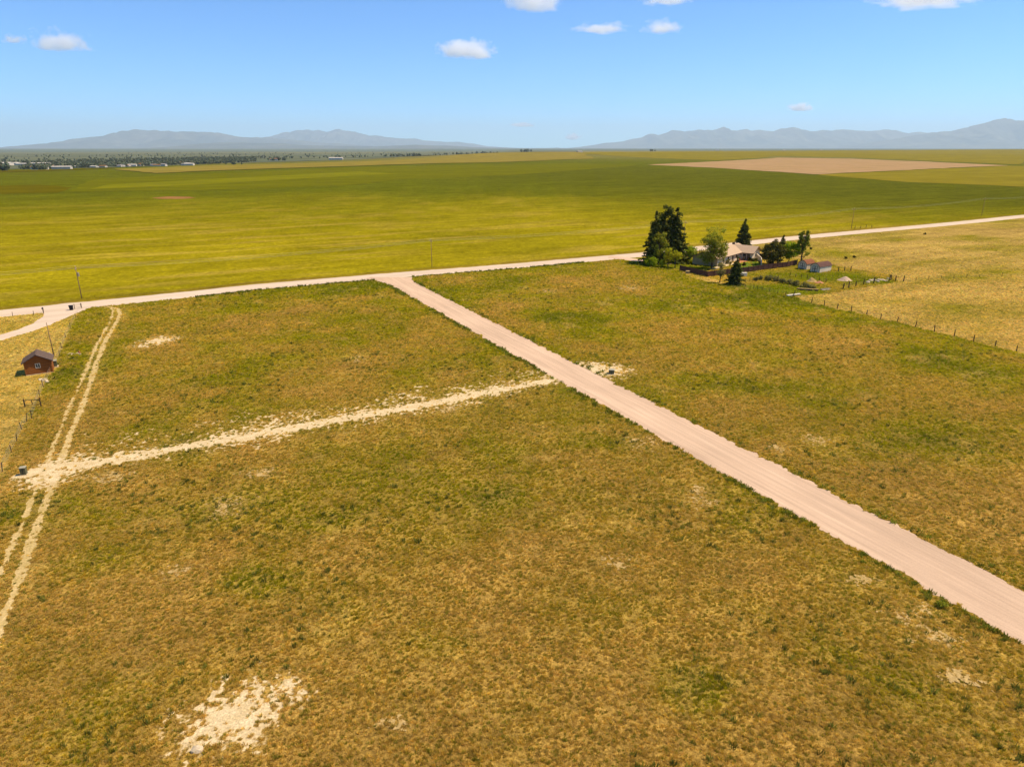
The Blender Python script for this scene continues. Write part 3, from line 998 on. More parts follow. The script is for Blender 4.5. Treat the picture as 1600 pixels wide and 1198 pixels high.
for k, (p, hh, ww, mat, lab) in enumerate([((1170.5, 407.5), 1.1, 1.3, 'needle_olive', 'left dark bush under the white gable window'), ((1175.5, 408), 1.0, 1.3, 'needle_olive', 'middle dark bush under the white gable window'),
                                           ((1180, 408.3), 1.0, 1.6, 'needle_olive', 'right dark bush under the white gable window'), ((1162.5, 415), 1.1, 1.3, 'needle_olive', 'small dark bush on the lawn inside the fence'),
                                           ((1138, 412.5), 1.5, 2.2, 'leaf_dull', 'dull shrub by the left end of the cream wall'), ((1128, 416), 1.3, 3.0, 'leaf_dull', 'low shrub bed beside the patio path')]):
    leafy_tree('bush', G(*p), hh, ww, M[mat], lab, 'bush', 40 + k, .08, [(0, 0, .5, 1)], 12, 45, .28, .24, limbs=2)
for k, (p, hh, ww) in enumerate([((1200, 437.5), 1.3, 2.2), ((1206, 438.5), 1.5, 2.0), ((1213, 439.5), 1.4, 2.0), ((1222, 442), 1.3, 2.2), ((1233, 444), 1.4, 2.0), ((1243, 446), 1.4, 2.3), ((1256, 449), 1.5, 2.8), ((1266, 450.5), 1.0, 3.0),
                                 ((1180, 438.5), 1.3, 1.6), ((1188, 437), 1.2, 1.2)]):
    leafy_tree('garden_shrub', G(*p), hh, ww, M['leaf_dull'], 'greyish scrubby shrub in the row dividing the garden plot', 'shrub', 60 + k, .06, [(0, 0, .5, 1)], 14, 45, .3, .22, limbs=3, group='shrub row in the garden plot')
for k, (p, lab) in enumerate((((1267, 389.5), 'tiny dark bush in the right pasture beside the poplar'), ((1321, 404.5), 'left of two tiny dark bushes in the right pasture'), ((1335, 402.5), 'right of two tiny dark bushes in the right pasture'),
                              ((1445, 366.5), 'tiny dark bush in the right pasture near the county road'), ((780, 297.5), 'lone dark speck of a bush in the middle of the crop field'))):
    leafy_tree('bush', G(*p), .8, 1.1, M['needle_olive'], lab, 'bush', 90 + k, .06, [(0, 0, .5, 1)], 10, 30, .3, .24, limbs=2)
leafy_tree('road_weed', G(1471, 948), .62, .9, M['leaf_mid'], 'bushy green weed on the lower left edge of the gravel road', 'weed', 81, .05, [(0, 0, .5, 1)], 14, 60, .10, .22, limbs=3)
leafy_tree('road_weed', G(1349, 879), .30, .5, M['leaf_mid'], 'tiny green weed growing inside the gravel road edge', 'weed', 82, .05, [(0, 0, .5, 1)], 8, 40, .08, .25, limbs=2)


# ------------------------------------------------------------------ buildings
def window(parent, x, y, z, wd, hg, face, mat='glass', frame='white', name='window', mull=True):
    """window proud of a wall; face is the outward direction: 'x' (+x) or 'y' (-y)"""
    t = .05
    fm, gm = MB(), MB()
    bars = [(-wd / 2, wd / 2, hg / 2 - .09, hg / 2), (-wd / 2, wd / 2, -hg / 2, -hg / 2 + .09),
            (-wd / 2, -wd / 2 + .09, -hg / 2 + .09, hg / 2 - .09), (wd / 2 - .09, wd / 2, -hg / 2 + .09, hg / 2 - .09)]
    if mull:
        bars.append((-.035, .035, -hg / 2 + .09, hg / 2 - .09))
    for a, b, c, d in bars:
        if face == 'x':
            fm.box(x, x + t, y + a, y + b, z + c, z + d)
        else:
            fm.box(x + a, x + b, y - t, y, z + c, z + d)
    if face == 'x':
        gm.box(x, x + .02, y - wd / 2 + .05, y + wd / 2 - .05, z - hg / 2 + .05, z + hg / 2 - .05)
    else:
        gm.box(x - wd / 2 + .05, x + wd / 2 - .05, y - .02, y, z - hg / 2 + .05, z + hg / 2 - .05)
    g = gm.build(name, M[mat], parent)
    fm.build('frame', M[frame], g)
    return g


# log cabin
def make_cabin():
    c0 = G(41.6, 587)
    root = empty('cabin', (c0[0], c0[1], 0), R(30))
    Wd, Dp, hw, hr = 3.95, 3.4, 2.36, 3.5
    wall = MB()
    wall.extr([(0, -.05), (Wd, -.05), (Wd, hw), (Wd / 2, hr - .12), (0, hw)], 'y', 0.03, Dp - .03)
    wo_ = wall.build('wall', M['log'], root)
    n = 11
    for i in range(n):
        z0, z1 = hr * .0 + i * .235, i * .235 + .21
        zt = min(z1, hw)
        if z0 < hw - .05:
            b = MB().box(-.02, Wd + .02, 0, .05, z0, zt)
            b.build('board', M['log'], wo_)
            b = MB().box(Wd - .01, Wd + .035, .06, Dp - .04, z0, zt)
            b.build('board', M['log'], wo_)
    for i in range(5):
        z0 = hw + i * .235
        if z0 + .2 < hr - .1:
            half = (Wd / 2) * (hr - (z0 + .2)) / (hr - hw) - .05
            MB().box(Wd / 2 - half, Wd / 2 + half, .0, .05, z0, z0 + .205).build('board', M['log'], wo_)
    for x in (0, Wd):
        MB().box(x - .09, x + .09, -.05, .06, 0, hw).build('corner_board', M['log'], wo_)
    ov = .38
    sl = (hr - hw) / (Wd / 2)
    rf = MB()
    th = .12
    L = [(-ov, hw - ov * sl + .02), (Wd / 2, hr + .02), (Wd / 2, hr + .02 + th * 1.2), (-ov, hw - ov * sl + .02 + th)]
    rf.extr(L, 'y', -.45, Dp + .35)
    Rr = [(Wd + ov, hw - ov * sl + .02), (Wd / 2 + .003, hr + .02), (Wd / 2 + .003, hr + .02 + th * 1.2), (Wd + ov, hw - ov * sl + .02 + th)]
    rf.extr(Rr, 'y', -.45, Dp + .35)
    ro = rf.build('roof', M['cabin_roof'], root)
    for s in range(7):       # courses of shingle
        for sgn in (-1, 1):
            t0 = s / 7
            xx0 = Wd / 2 + sgn * (Wd / 2 + ov) * (t0 + .004)
            xx1 = Wd / 2 + sgn * (Wd / 2 + ov) * (t0 + 1 / 7)
            za = hr + .165 - abs(xx0 - Wd / 2) * sl
            zb = hr + .165 - abs(xx1 - Wd / 2) * sl
            MB().add([(xx0, -.47, za + .004), (xx0, Dp + .37, za + .004), (xx1, Dp + .37, zb + .03), (xx1, -.47, zb + .03),
                      (xx0, -.47, za - .03), (xx0, Dp + .37, za - .03), (xx1, Dp + .37, zb - .03), (xx1, -.47, zb - .03)],
                     [(0, 1, 2, 3), (7, 6, 5, 4), (0, 3, 7, 4), (1, 5, 6, 2), (3, 2, 6, 7), (0, 4, 5, 1)]).build('shingle_course', M['cabin_roof'], ro)
    MB().box(Wd / 2 - .1, Wd / 2 + .1, -.48, Dp + .38, hr + .13, hr + .2).build('ridge_cap', M['cabin_roof'], ro)
    window(root, 1.95, -.001, 1.55, .75, .85, 'y')
    MB().box(-.05, Wd + .05, -.12, -.055, -.05, .12).build('foundation', M['stone'], root)
    return tag(root, 'small red brown wooden cabin with a grey gable roof', 'cabin')


make_cabin()

# utility things by the cabin
b0 = G(84.5, 573)
root = empty('transformer_box', (b0[0], b0[1], 0), R(30))
MB().box(-.55, .55, -.45, .45, .12, 1.15).build('body', M['steel_green'], root, bevel=.03)
MB().box(-.6, .6, -.5, .5, 1.152, 1.24).build('lid', M['steel_top'], root, bevel=.02)
MB().box(-.7, .7, -.6, .6, -.05, .12).build('pad', M['stone'], root)
tag(root, 'green steel utility cabinet with a pale lid beside the cabin', 'utility box')
b0 = G(81.3, 568)
root = empty('meter_post', (b0[0], b0[1], 0), R(30))
MB().box(-.09, .09, -.09, .09, -.1, 2.2).build('post', M['white'], root)
MB().box(-.3, .3, -.16, -.092, 1.2, 2.0).build('meter_cabinet', M['white'], root, bevel=.02)
tag(root, 'white electric meter post between cabin and pole', 'meter post')


def util_box(px, py, wd, dp, ht, rz, label):
    p = G(px, py)
    root = empty('utility_pedestal', (p[0], p[1], 0), rz)
    MB().box(-wd / 2, wd / 2, -dp / 2, dp / 2, .06, ht).build('body', M['steel_green'], root, bevel=.02)
    MB().box(-wd / 2 - .03, wd / 2 + .03, -dp / 2 - .04, dp / 2 + .03, ht + .002, ht + .07).build('lid', M['steel_top'], root, bevel=.015)
    MB().box(-.02, .02, -dp / 2 - .02, -dp / 2 - .002, .1, ht - .06).build('door_seam', M['black'], root)
    MB().box(-wd / 2 - .1, wd / 2 + .1, -dp / 2 - .1, dp / 2 + .1, -.08, .06).build('pad', M['stone'], root)
    tag(root, label, 'utility box')


util_box(38, 741, .62, .6, .95, R(18), 'green utility pedestal at the left end of the pale trench strip')
util_box(955.5, 583.5, .95, .85, .72, R(-12), 'green utility box on the bare patch right of the gravel road')


# farmhouse
def make_house():
    O = G(1157, 405.5)
    root = empty('farmhouse', (O[0], O[1], 0), R(-40))
    # local x = out along the short wing, local y = back along the long wing
    hw, ra = 2.75, 4.6
    ax0, ax1, ay0, ay1 = -9.0, 0, -20.0, 7.2
    bx1, by0, by1 = 4.1, .0, 7.0
    xm = (ax0 + ax1) / 2
    ym = (by0 + by1) / 2
    wa = MB().extr([(ax0, -.1), (ax1, -.1), (ax1, hw), (xm, ra - .12), (ax0, hw)], 'y', ay0, ay1)
    wA = wa.build('long_wing_wall', M['house_wall'], root)
    gb = MB().extr([(ax0 - .01, -.1), (ax1 + .01, -.1), (ax1 + .01, hw), (xm, ra - .14), (ax0 - .01, hw)], 'y', ay0 - .03, ay0 - .001)
    gb.build('garage_gable', M['house_tan'], root)
    wb = MB().extr([(by0, -.1), (by1, -.1), (by1, hw), (ym, ra - .12), (by0, hw)], 'x', .004, bx1)
    wb.build('short_wing_wall', M['house_wall'], root)

    def roof(name, lo, hi, mid, axis, a, b, ov=.6):
        sl = (ra - hw) / (mid - lo)
        m = MB()
        m.extr([(lo - ov, hw - ov * sl), (mid, ra), (mid, ra + .2), (lo - ov, hw - ov * sl + .16)], axis, a, b)
        m.extr([(hi + ov, hw - ov * sl), (mid + .004, ra), (mid + .004, ra + .2), (hi + ov, hw - ov * sl + .16)], axis, a, b)
        r_ = m.build(name, M['house_roof'], root)
        f = MB()
        for e in (a, b):
            s0, s1 = (e - .05, e - .004) if e == a else (e + .004, e + .05)
            f = MB()
            f.extr([(lo - ov, hw - ov * sl - .08), (mid, ra - .08), (mid, ra + .15), (lo - ov, hw - ov * sl + .12)], axis, s0, s1)
            f.build('fascia', M['fascia'], r_)
            f = MB()
            f.extr([(hi + ov, hw - ov * sl - .08), (mid + .004, ra - .08), (mid + .004, ra + .15), (hi + ov, hw - ov * sl + .12)], axis, s0, s1)
            f.build('fascia', M['fascia'], r_)
        for q in (lo - ov - .06, hi + ov + .002):
            g = MB()
            if axis == 'y':
                g.box(q, q + .058, a, b, hw - ov * sl - .04, hw - ov * sl + .14)
            else:
                g.box(a, b, q, q + .058, hw - ov * sl - .04, hw - ov * sl + .14)
            g.build('gutter', M['fascia'], r_)
        return r_
    rA = roof('long_wing_roof', ax0, ax1, xm, 'y', ay0 - .6, ay1 + .6)
    # the short wing roof starts inside the long roof and stays 3 mm below its ridge
    ra -= .02
    roof('short_wing_roof', by0, by1, ym, 'x', xm + .4, bx1 + .7)
    MB().box(xm - .4, xm + .4, 3, 3.7, ra - .6, ra + .8).build('chimney', M['fascia'], rA)
    # long wing side wall openings (facing +x)
    for y, wd, hg, zc in ((-4.2, .9, 1.1, 1.7), (-11, 1.2, 1.2, 1.6), (-15, 1.2, 1.2, 1.6)):
        window(root, ax1, y, zc, wd, hg, 'x', frame='dark_trim')
    d = MB().box(ax1, ax1 + .05, -7.9, -6.9, 0.05, 2.15).build('door', M['dark_trim'], root)
    MB().box(ax1 + .052, ax1 + .09, -7.1, -7.0, 1.0, 1.1).build('handle', M['grey_metal'], d)
    MB().box(ax1 + .002, ax1 + .10, -6.35, -6.25, .05, hw - .3).build('downpipe', M['fascia'], root)
    # patio door in the inner corner (facing -y)
    pd = MB().box(.7, 3.5, by0 - .03, by0 - .001, .08, 2.2).build('patio_door', M['glass'], root)
    fr = MB()
    for x in (.62, 2.02, 3.44):
        fr.box(x, x + .14, by0 - .06, by0 - .031, .08, 2.2)
    fr.box(.62, 3.58, by0 - .06, by0 - .031, 2.202, 2.32)
    fr.build('frame', M['white'], pd)
    window(root, bx1, ym, 1.75, 1.7, 1.5, 'x', frame='white')
    MB().box(bx1, bx1 + .05, ym - .25, ym + .25, 3.5, 3.9).build('gable_vent', M['dark_trim'], root)
    # garage gable door
    gd = MB().box(ax0 + 1.2, ax0 + 4.6, ay0 - .08, ay0 - .032, 0, 2.3).build('garage_door', M['house_tan'], root)
    for i in range(4):
        MB().box(ax0 + 1.25, ax0 + 4.55, ay0 - .11, ay0 - .082, .06 + i * .56, .56 + i * .56).build('panel', M['house_tan'], gd)
    tag(root, 'cream farmhouse with a broad tan gable roof and patio door', 'house')
    return O


HO = make_house()


def strip(name, pts, width, z, mat, label, cat, wob=.5):
    pts = Gl(*pts)
    xs, ys = [p[0] for p in pts], [p[1] for p in pts]
    b = width + 1
    return struct(iso_sheet(name, lambda x, y: width / 2 - pdist(x, y, pts) + wob * (fbm(x / 1.2, y / 1.2, 3, 91) - .5), (min(xs) - b, max(xs) + b, min(ys) - b, max(ys) + b), .3, z, mat), label, cat)


def area(name, poly, z, mat, label, cat, wob=.5, res=.35):
    poly = Gl(*poly)
    xs, ys = [p[0] for p in poly], [p[1] for p in poly]
    return struct(iso_sheet(name, lambda x, y: sdpoly(x, y, poly) + wob * (fbm(x / 1.5, y / 1.5, 3, 92) - .5) * 2, (min(xs) - 1, max(xs) + 1, min(ys) - 1, max(ys) + 1), res, z, mat), label, cat)


area('lawn', [(1150, 420), (1158, 411), (1172, 408.5), (1188, 408), (1189.5, 415), (1170, 418)], .006, M['lawn'], 'small green lawn inside the fence below the white gable', 'lawn')
area('patio', [(1151, 411), (1157, 405.5), (1169, 405.5), (1168, 408), (1158, 410.5)], .014, M['terracotta'], 'terracotta paved patio outside the patio door', 'patio', .2)
strip('garden_path', [(1116, 420), (1126, 416.5), (1140, 413), (1152, 410.5)], 2.2, .012, M['soil'], 'pale curving path leading to the patio', 'path')

# low white wall to the right of the gable
p0, p1, p2 = G(1181.5, 405.5), G(1189, 408.5), G(1189.6, 414.5)
root = empty('garden_wall', (p0[0], p0[1], 0))
for (a, b, h0, h1) in ((p0, p1, 2.1, 1.4), (p1, p2, 1.38, .9)):
    ax, ay, bx, by = a[0] - p0[0], a[1] - p0[1], b[0] - p0[0], b[1] - p0[1]
    L = math.hypot(bx - ax, by - ay)
    nx, ny = -(by - ay) / L * .14, (bx - ax) / L * .14
    MB().add([(ax - nx, ay - ny, -.1), (bx - nx, by - ny, -.1), (bx + nx, by + ny, -.1), (ax + nx, ay + ny, -.1),
              (ax - nx, ay - ny, h0), (bx - nx, by - ny, h1), (bx + nx, by + ny, h1), (ax + nx, ay + ny, h0)],
             [(3, 2, 1, 0), (4, 5, 6, 7), (0, 1, 5, 4), (1, 2, 6, 5), (2, 3, 7, 6), (3, 0, 4, 7)]).build('wall_section', M['house_wall'], root)
tag(root, 'low sloping white wall at the right end of the house', 'wall')


# barn-shaped sheds
def make_shed(px, py, wd, L, roofmat, label):
    p = G(px, py)
    root = empty('garden_shed', (p[0], p[1], 0), math.atan2(-.82, .57))
    # local x along the door front, local y back along the side
    hw, hk, hr = 1.85, 2.55, 2.95
    q = wd * .22
    MB().extr([(0, -.1), (wd, -.1), (wd, hw), (wd - q, hk), (wd / 2, hr - .05), (q, hk), (0, hw)], 'y', 0, L).build('wall', M['house_wall'], root)
    o_, t = .16, .09
    r_ = MB()
    prof = [(-o_, hw - .12), (q - .02, hk + .03), (wd / 2, hr + .03), (wd - q + .02, hk + .03), (wd + o_, hw - .12)]
    for (x0, z0), (x1, z1) in zip(prof[:-1], prof[1:]):
        r_.extr([(x0, z0), (x1, z1), (x1, z1 + t), (x0, z0 + t)], 'y', -.22, L + .22)
    r_.build('roof', M[roofmat], root)
    tr = MB()
    for (x0, z0), (x1, z1) in zip(prof[:-1], prof[1:]):
        tr.extr([(x0, z0 - .12), (x1, z1 - .12), (x1, z1 + t - .02), (x0, z0 + t - .02)], 'y', -.26, -.222)
    tr.build('barge_board', M['dark_trim'], root)
    for k, (a, b) in enumerate(((wd * .24, wd * .485), (wd * .515, wd * .76))):
        d = MB().box(a, b, -.05, -.002, .1, 2.0).build('door', M['house_wall'], root)
        f = MB()
        for x in (a, b - .1):
            f.box(x, x + .1, -.085, -.052, .1, 2.0)
        for z in (.1, 1.0, 1.9):
            f.box(a + .101, b - .101, -.085, -.052, z, z + .1)
        f.build('door_trim', M['dark_trim'], d)
        MB().box((b - .2) if k == 0 else a + .1, (b - .1) if k == 0 else a + .2, -.11, -.087, 1.1, 1.25).build('handle', M['black'], d)
    for x in (-.02, wd - .10):
        MB().box(x, x + .12, -.04, -.002, -.05, hw - .05).build('corner_trim', M['dark_trim'], root)
    tag(root, label, 'shed')


make_shed(1265.5, 424.0, 3.3, 6.6, 'shed_roof', 'cream garden shed with a brown barn roof, the nearer of two')
make_shed(1246.5, 419.3, 3.1, 4.4, 'shed_roof_red', 'cream garden shed with a rusty red roof, the farther of two')


# ------------------------------------------------------------------ fences
def board_fence(pts, label, bay=2.45, ht=1.7, seed=3):
    rs = random.Random(seed)
    P = Gl(*pts)
    root = empty('board_fence', (P[0][0], P[0][1], 0))
    ox, oy = P[0]
    pm = MB().box(-.08, .08, -.08, .08, -.1, ht + .1).mesh('post', M['fence_wood'])
    bm_ = {}
    for a, b in zip(P[:-1], P[1:]):
        L = math.hypot(b[0] - a[0], b[1] - a[1])
        n = max(1, round(L / bay))
        ang = math.atan2(b[1] - a[1], b[0] - a[0])
        s = L / n
        key = round(s, 2)
        if key not in bm_:
            nb = 12
            m = MB()
            for k in range(nb):
                x0 = .1 + (s - .2) * k / nb
                m.box(x0, x0 + (s - .2) / nb - .02, .02, .045, .06, ht - rs.uniform(0, .05))
            for z in (.35, ht - .35):
                m.box(.081, s - .081, -.03, .018, z, z + .09)
            bm_[key] = m.mesh('fence_panel', M['fence_wood'])
        for k in range(n):
            x, y = a[0] + (b[0] - a[0]) * k / n, a[1] + (b[1] - a[1]) * k / n
            o = link('post', pm, None, root)
            o.location, o.rotation_euler = (x - ox, y - oy, 0), (0, 0, ang)
            o = link('fence_panel', bm_[key], None, root)
            o.location, o.rotation_euler = (x - ox, y - oy, rs.uniform(-.03, .03)), (0, 0, ang)
    o = link('post', pm, None, root)
    o.location = (P[-1][0] - ox, P[-1][1] - oy, 0)
    return tag(root, label, 'fence')


board_fence([(1062, 422.6), (1105.5, 432.6), (1136, 428.8), (1169, 425), (1200, 420.7), (1229.6, 417), (1245, 413.5)], 'brown board fence round the front of the farmhouse yard')
board_fence([(1182, 402.5), (1192, 404.2), (1199, 405)], 'short dark board fence behind the right end of the house', seed=5)


def post_fence(pts, label, ht=1.25, r=.07, wires=3, name='wire_fence', lean=.06, extra=1, mat='post_wood', seed=2, sub=1):
    rs = random.Random(seed)
    P = Gl(*pts)
    Q = []
    for a, b in zip(P[:-1], P[1:]):
        for k in range(sub):
            Q.append((a[0] + (b[0] - a[0]) * k / sub, a[1] + (b[1] - a[1]) * k / sub))
    Q.append(P[-1])
    root = empty(name, (Q[0][0], Q[0][1], 0))
    pm = MB().tube([(0, 0, -.15), (0, 0, ht * .5), (.01, 0, ht)], [r * 1.05, r, r * .9], 7).mesh('post', M[mat])
    tops = []
    for x, y in Q:
        o = link('post', pm, None, root)
        s = rs.uniform(.85, 1.15)
        o.location = (x - Q[0][0], y - Q[0][1], 0)
        o.scale = (1, 1, s)
        o.rotation_euler = (rs.gauss(0, lean), rs.gauss(0, lean), rs.uniform(0, 6))
        tops.append((x - Q[0][0], y - Q[0][1]))
    for k in range(wires):
        z = ht * (.3 + .28 * k)
        MB().tube([(x, y, z + rs.uniform(-.03, .03)) for x, y in tops], .008, 4).build('wire', M['wire'], root)
    return tag(root, label, 'fence')


post_fence([(1241, 462), (1268, 473), (1288, 477.5), (1308, 482.5), (1330, 487), (1354, 491.5), (1376, 498.5), (1402, 503), (1430, 511), (1460, 518),
            (1491, 525.5), (1521, 534), (1554.5, 542), (1588, 550), (1650, 566)], 'wire fence on wooden posts between the meadow and the right pasture', 1.35, .10)
post_fence([(126.5, 480.5), (118, 497), (110, 513), (103, 528), (97, 545), (93, 556), (68, 605), (62, 620), (50, 654), (42, 659), (34.5, 672), (26.5, 690), (18, 706), (4, 737), (-20, 786)],
           'wire fence on thin posts along the left pasture past the cabin', 1.25, .055, seed=4)
post_fence([(1234, 431.8), (1252, 434), (1270, 437), (1290, 441)], 'short leaning post fence across the garden plot below the sheds', 1.2, .09, 2, seed=6, sub=2)
post_fence([(1317, 451.5), (1326, 449.5), (1337, 447.3), (1349, 445.2), (1365, 442.5), (1389, 440), (1392, 437.5), (1399, 439), (1411.5, 440)], 'fence of stout dark posts along the far right garden corner', 1.8, .15, 2, seed=7)
post_fence([(1310, 424), (1319.5, 423), (1329, 424)], 'three dark posts with rails right of the nearer shed', 1.6, .14, 2, seed=8)
post_fence([(1152, 446.5), (1177.5, 451), (1190.5, 454), (1215, 458.5), (1240, 463)], 'low post fence along the meadow edge of the garden plot', 1.1, .08, 3, seed=9, sub=2)
post_fence([(1165, 441), (1178, 438), (1191, 435.5), (1216, 434)], 'thin post fence behind the small spruce', 1.1, .06, 2, seed=10, sub=2)
post_fence([(1335.5, 357.5), (1344.5, 357), (1353, 356.2), (1362, 355.6)], 'short row of fence posts beyond the county road by a power pole', 1.5, .12, 2, seed=11)
post_fence([(1411.5, 440), (1450, 437), (1490, 435), (1530, 433.5), (1600, 431), (1680, 428)], 'faint wire fence crossing the right pasture', 1.2, .06, 2, seed=12, sub=2)
post_fence([(20, 494.5), (53, 492.5), (68.5, 490.5)], 'thin marker posts between county road and curved driveway', 1.2, .06, 0, name='marker_posts', seed=13)

# gate frame by the left fence
p = G(39.5, 636)
root = empty('timber_gate', (p[0], p[1], 0), R(8))
for x, hh in ((0, 1.35), (2.3, 1.45)):
    MB().tube([(x, 0, -.1), (x, 0, hh)], [.1, .085], 7).build('post', M['post_wood'], root)
MB().tube([(.02, -.1, 1.12), (2.32, -.1, 1.16)], .06, 6).build('rail', M['post_wood'], root)
MB().tube([(.05, -.1, .35), (2.3, -.1, .4)], .045, 6).build('rail', M['post_wood'], root)
MB().tube([(1.15, -.1, .4), (1.18, -.1, 1.1)], .05, 6).build('stile', M['stone_red'], root)
tag(root, 'weathered timber gate frame by the left wire fence', 'gate')

# trash bin and pipe gate at the driveway mouth
p = G(112, 484.5)
root = empty('trash_bin', (p[0], p[1], 0), R(20))
MB().add([(-.42, -.4, .08), (.42, -.4, .08), (.42, .4, .08), (-.42, .4, .08), (-.55, -.5, 1.5), (.55, -.5, 1.5), (.55, .5, 1.5), (-.55, .5, 1.5)],
         [(3, 2, 1, 0), (4, 5, 6, 7), (0, 1, 5, 4), (1, 2, 6, 5), (2, 3, 7, 6), (3, 0, 4, 7)]).build('body', M['black'], root)
MB().extr([(-.6, 1.505), (.62, 1.505), (.55, 1.62), (-.5, 1.66)], 'x', -.6, .6).build('lid', M['black'], root)
for x in (-.4, .4):
    MB().tube([(x - .05, .42, .13), (x + .05, .42, .13)], .14, 10).build('wheel', M['black'], root)
root.scale = (.78, .78, .74)
tag(root, 'black wheeled trash bin at the driveway mouth', 'trash bin')
p = G(117, 483)
q = G(128, 481.8)
root = empty('pipe_gate', (p[0], p[1], 0), math.atan2(q[1] - p[1], q[0] - p[0]))
L = math.hypot(q[0] - p[0], q[1] - p[1])
for x in (0, L):
    MB().tube([(x, 0, -.1), (x, 0, 1.3)], .07, 7).build('post', M['post_wood'], root)
for z in (.5, .85, 1.15):
    MB().tube([(0.06, 0, z), (L - .06, 0, z)], .035, 6).build('rail', M['grey_metal'], root)
tag(root, 'low pipe gate beside the black trash bin', 'gate')
p = G(68, 489.5)
root = empty('mailbox', (p[0], p[1], 0), R(30))
MB().box(-.06, .06, -.06, .06, -.1, 1.1).build('post', M['post_wood'], root)
MB().extr([(-.18, 1.102), (.18, 1.102), (.18, 1.32), (.1, 1.42), (-.1, 1.42), (-.18, 1.32)], 'y', -.32, .32).build('box', M['black'], root)
MB().box(.182, .2, -.2, -.12, 1.2, 1.5).build('flag', M['stone_red'], root)
tag(root, 'dark mailbox on a post beside the county road', 'mailbox')


# ------------------------------------------------------------------ power line
def power_pole(base, top, label, arm=True, r=.10, hh=None, armrot=0.0, trans=False):
    b = G(*base)
    # height from where the top shows in the photograph
    d = ray(*top)
    t = b[1] / d[1]
    h = hh or (CAM_H + d[2] * t)
    root = empty('power_pole', (b[0], b[1], 0), armrot)
    MB().tube([(0, 0, -.3), (0, 0, h * .5), (0, 0, h)], [r * 1.15, r, r * .75], 8).build('pole', M['wood_pole'], root, True)
    if arm:
        a = MB().box(-.06, .06, -1.15, 1.15, h - .75, h - .60).build('crossarm', M['wood_pole'], root)
        for y in (-1.05, 1.05):
            MB().tube([(0, y, h - .6), (0, y, h - .38)], [.07, .05], 6).build('insulator', M['ceramic'], a)
        MB().tube([(0, 0, h), (0, 0, h + .22)], [.07, .05], 6).build('insulator', M['ceramic'], root)
    if trans:
        MB().tube([(.32, 0, h - 2.6), (.32, 0, h - 1.6)], .24, 10).build('transformer', M['grey_metal'], root)
    tag(root, label, 'power pole')
    return Vector((b[0], b[1], h))


ROADANG = math.atan2(COUNTY[5][1] - COUNTY[4][1], COUNTY[5][0] - COUNTY[4][0])
tops = []
prev = G(128, 466.5)
nxt = G(675, 417.5)
dv = (nxt[0] - prev[0], nxt[1] - prev[1])
tops.append(Vector((prev[0] - dv[0], prev[1] - dv[1] * .95, 9.6)))
tops.append(power_pole((128, 466.5), (119.5, 416.5), 'leftmost power pole standing beyond the county road near the trash bin', armrot=ROADANG, trans=True))
tops.append(power_pole((675, 417.5), (675, 374), 'power pole beyond the county road near the road junction', armrot=ROADANG))
tops.append(power_pole((1067.5, 389.5), (1070, 345.5), 'power pole half hidden by the tall farmstead spruces', armrot=ROADANG))
tops.append(power_pole((1330, 357.5), (1333, 325.5), 'power pole beyond the county road right of the farmstead', armrot=ROADANG))
tops.append(power_pole((1533.5, 337.2), (1537.5, 309.5), 'rightmost power pole along the county road', armrot=ROADANG))
tops.append(tops[-1] + (tops[-1] - tops[-2]))
off = Vector((-math.sin(ROADANG), math.cos(ROADANG), 0))
for k, (s, dz, lab) in enumerate(((0, .24, 'highest power line wire strung along the county road'), (1.05, -.36, 'power line wire on the field side of the crossarms'), (-1.05, -.36, 'power line wire on the road side of the crossarms'))):
    pts = []
    for a, b in zip(tops[:-1], tops[1:]):
        L = (b - a).length
        for i in range(14):
            u = i / 14
            q = a.lerp(b, u) + off * s
            q.z += dz - 4 * u * (1 - u) * L * .0105
            pts.append(q)
    o0 = pts[0].copy()
    m = MB().tube([p - o0 for p in pts], .013, 5)
    o = m.build('power_wire', M['wire'], None)
    o.location = o0
    tag(o, lab, 'wire')
tp = power_pole((84.5, 556.5), (75.5, 504), 'bare service pole standing behind the cabin', arm=False, r=.085)

# ------------------------------------------------------------------ yard odds and ends
def rock_mesh(name, rx, ry, rz_, seed, mat, sub=2, amp=.3):
    bm = bmesh.new()
    bmesh.ops.create_icosphere(bm, subdivisions=sub, radius=1)
    rs = np.random.default_rng(seed)
    o3 = rs.uniform(0, 50, 3)
    for v in bm.verts:
        n = float(fbm(np.array(v.co.x * 1.3 + o3[0] + v.co.z), np.array(v.co.y * 1.3 + o3[1] - v.co.z), 3, seed)) - .5
        v.co = Vector((v.co.x * rx, v.co.y * ry, max(v.co.z, -.3) * rz_)) * (1 + amp * 2 * n)
    me = bpy.data.meshes.new(name)
    bm.to_mesh(me)
    bm.free()
    me.materials.append(mat)
    return me


def rock(name, px, py, rx, ry, rz_, mat, label, cat, seed, group=None, amp=.3):
    p = G(px, py)
    o = link(name, rock_mesh(name, rx, ry, rz_, seed, M[mat], 3 if rx > 1.2 else 2, amp))
    o.location = (p[0], p[1], .02)
    return tag(o, label, cat, group)


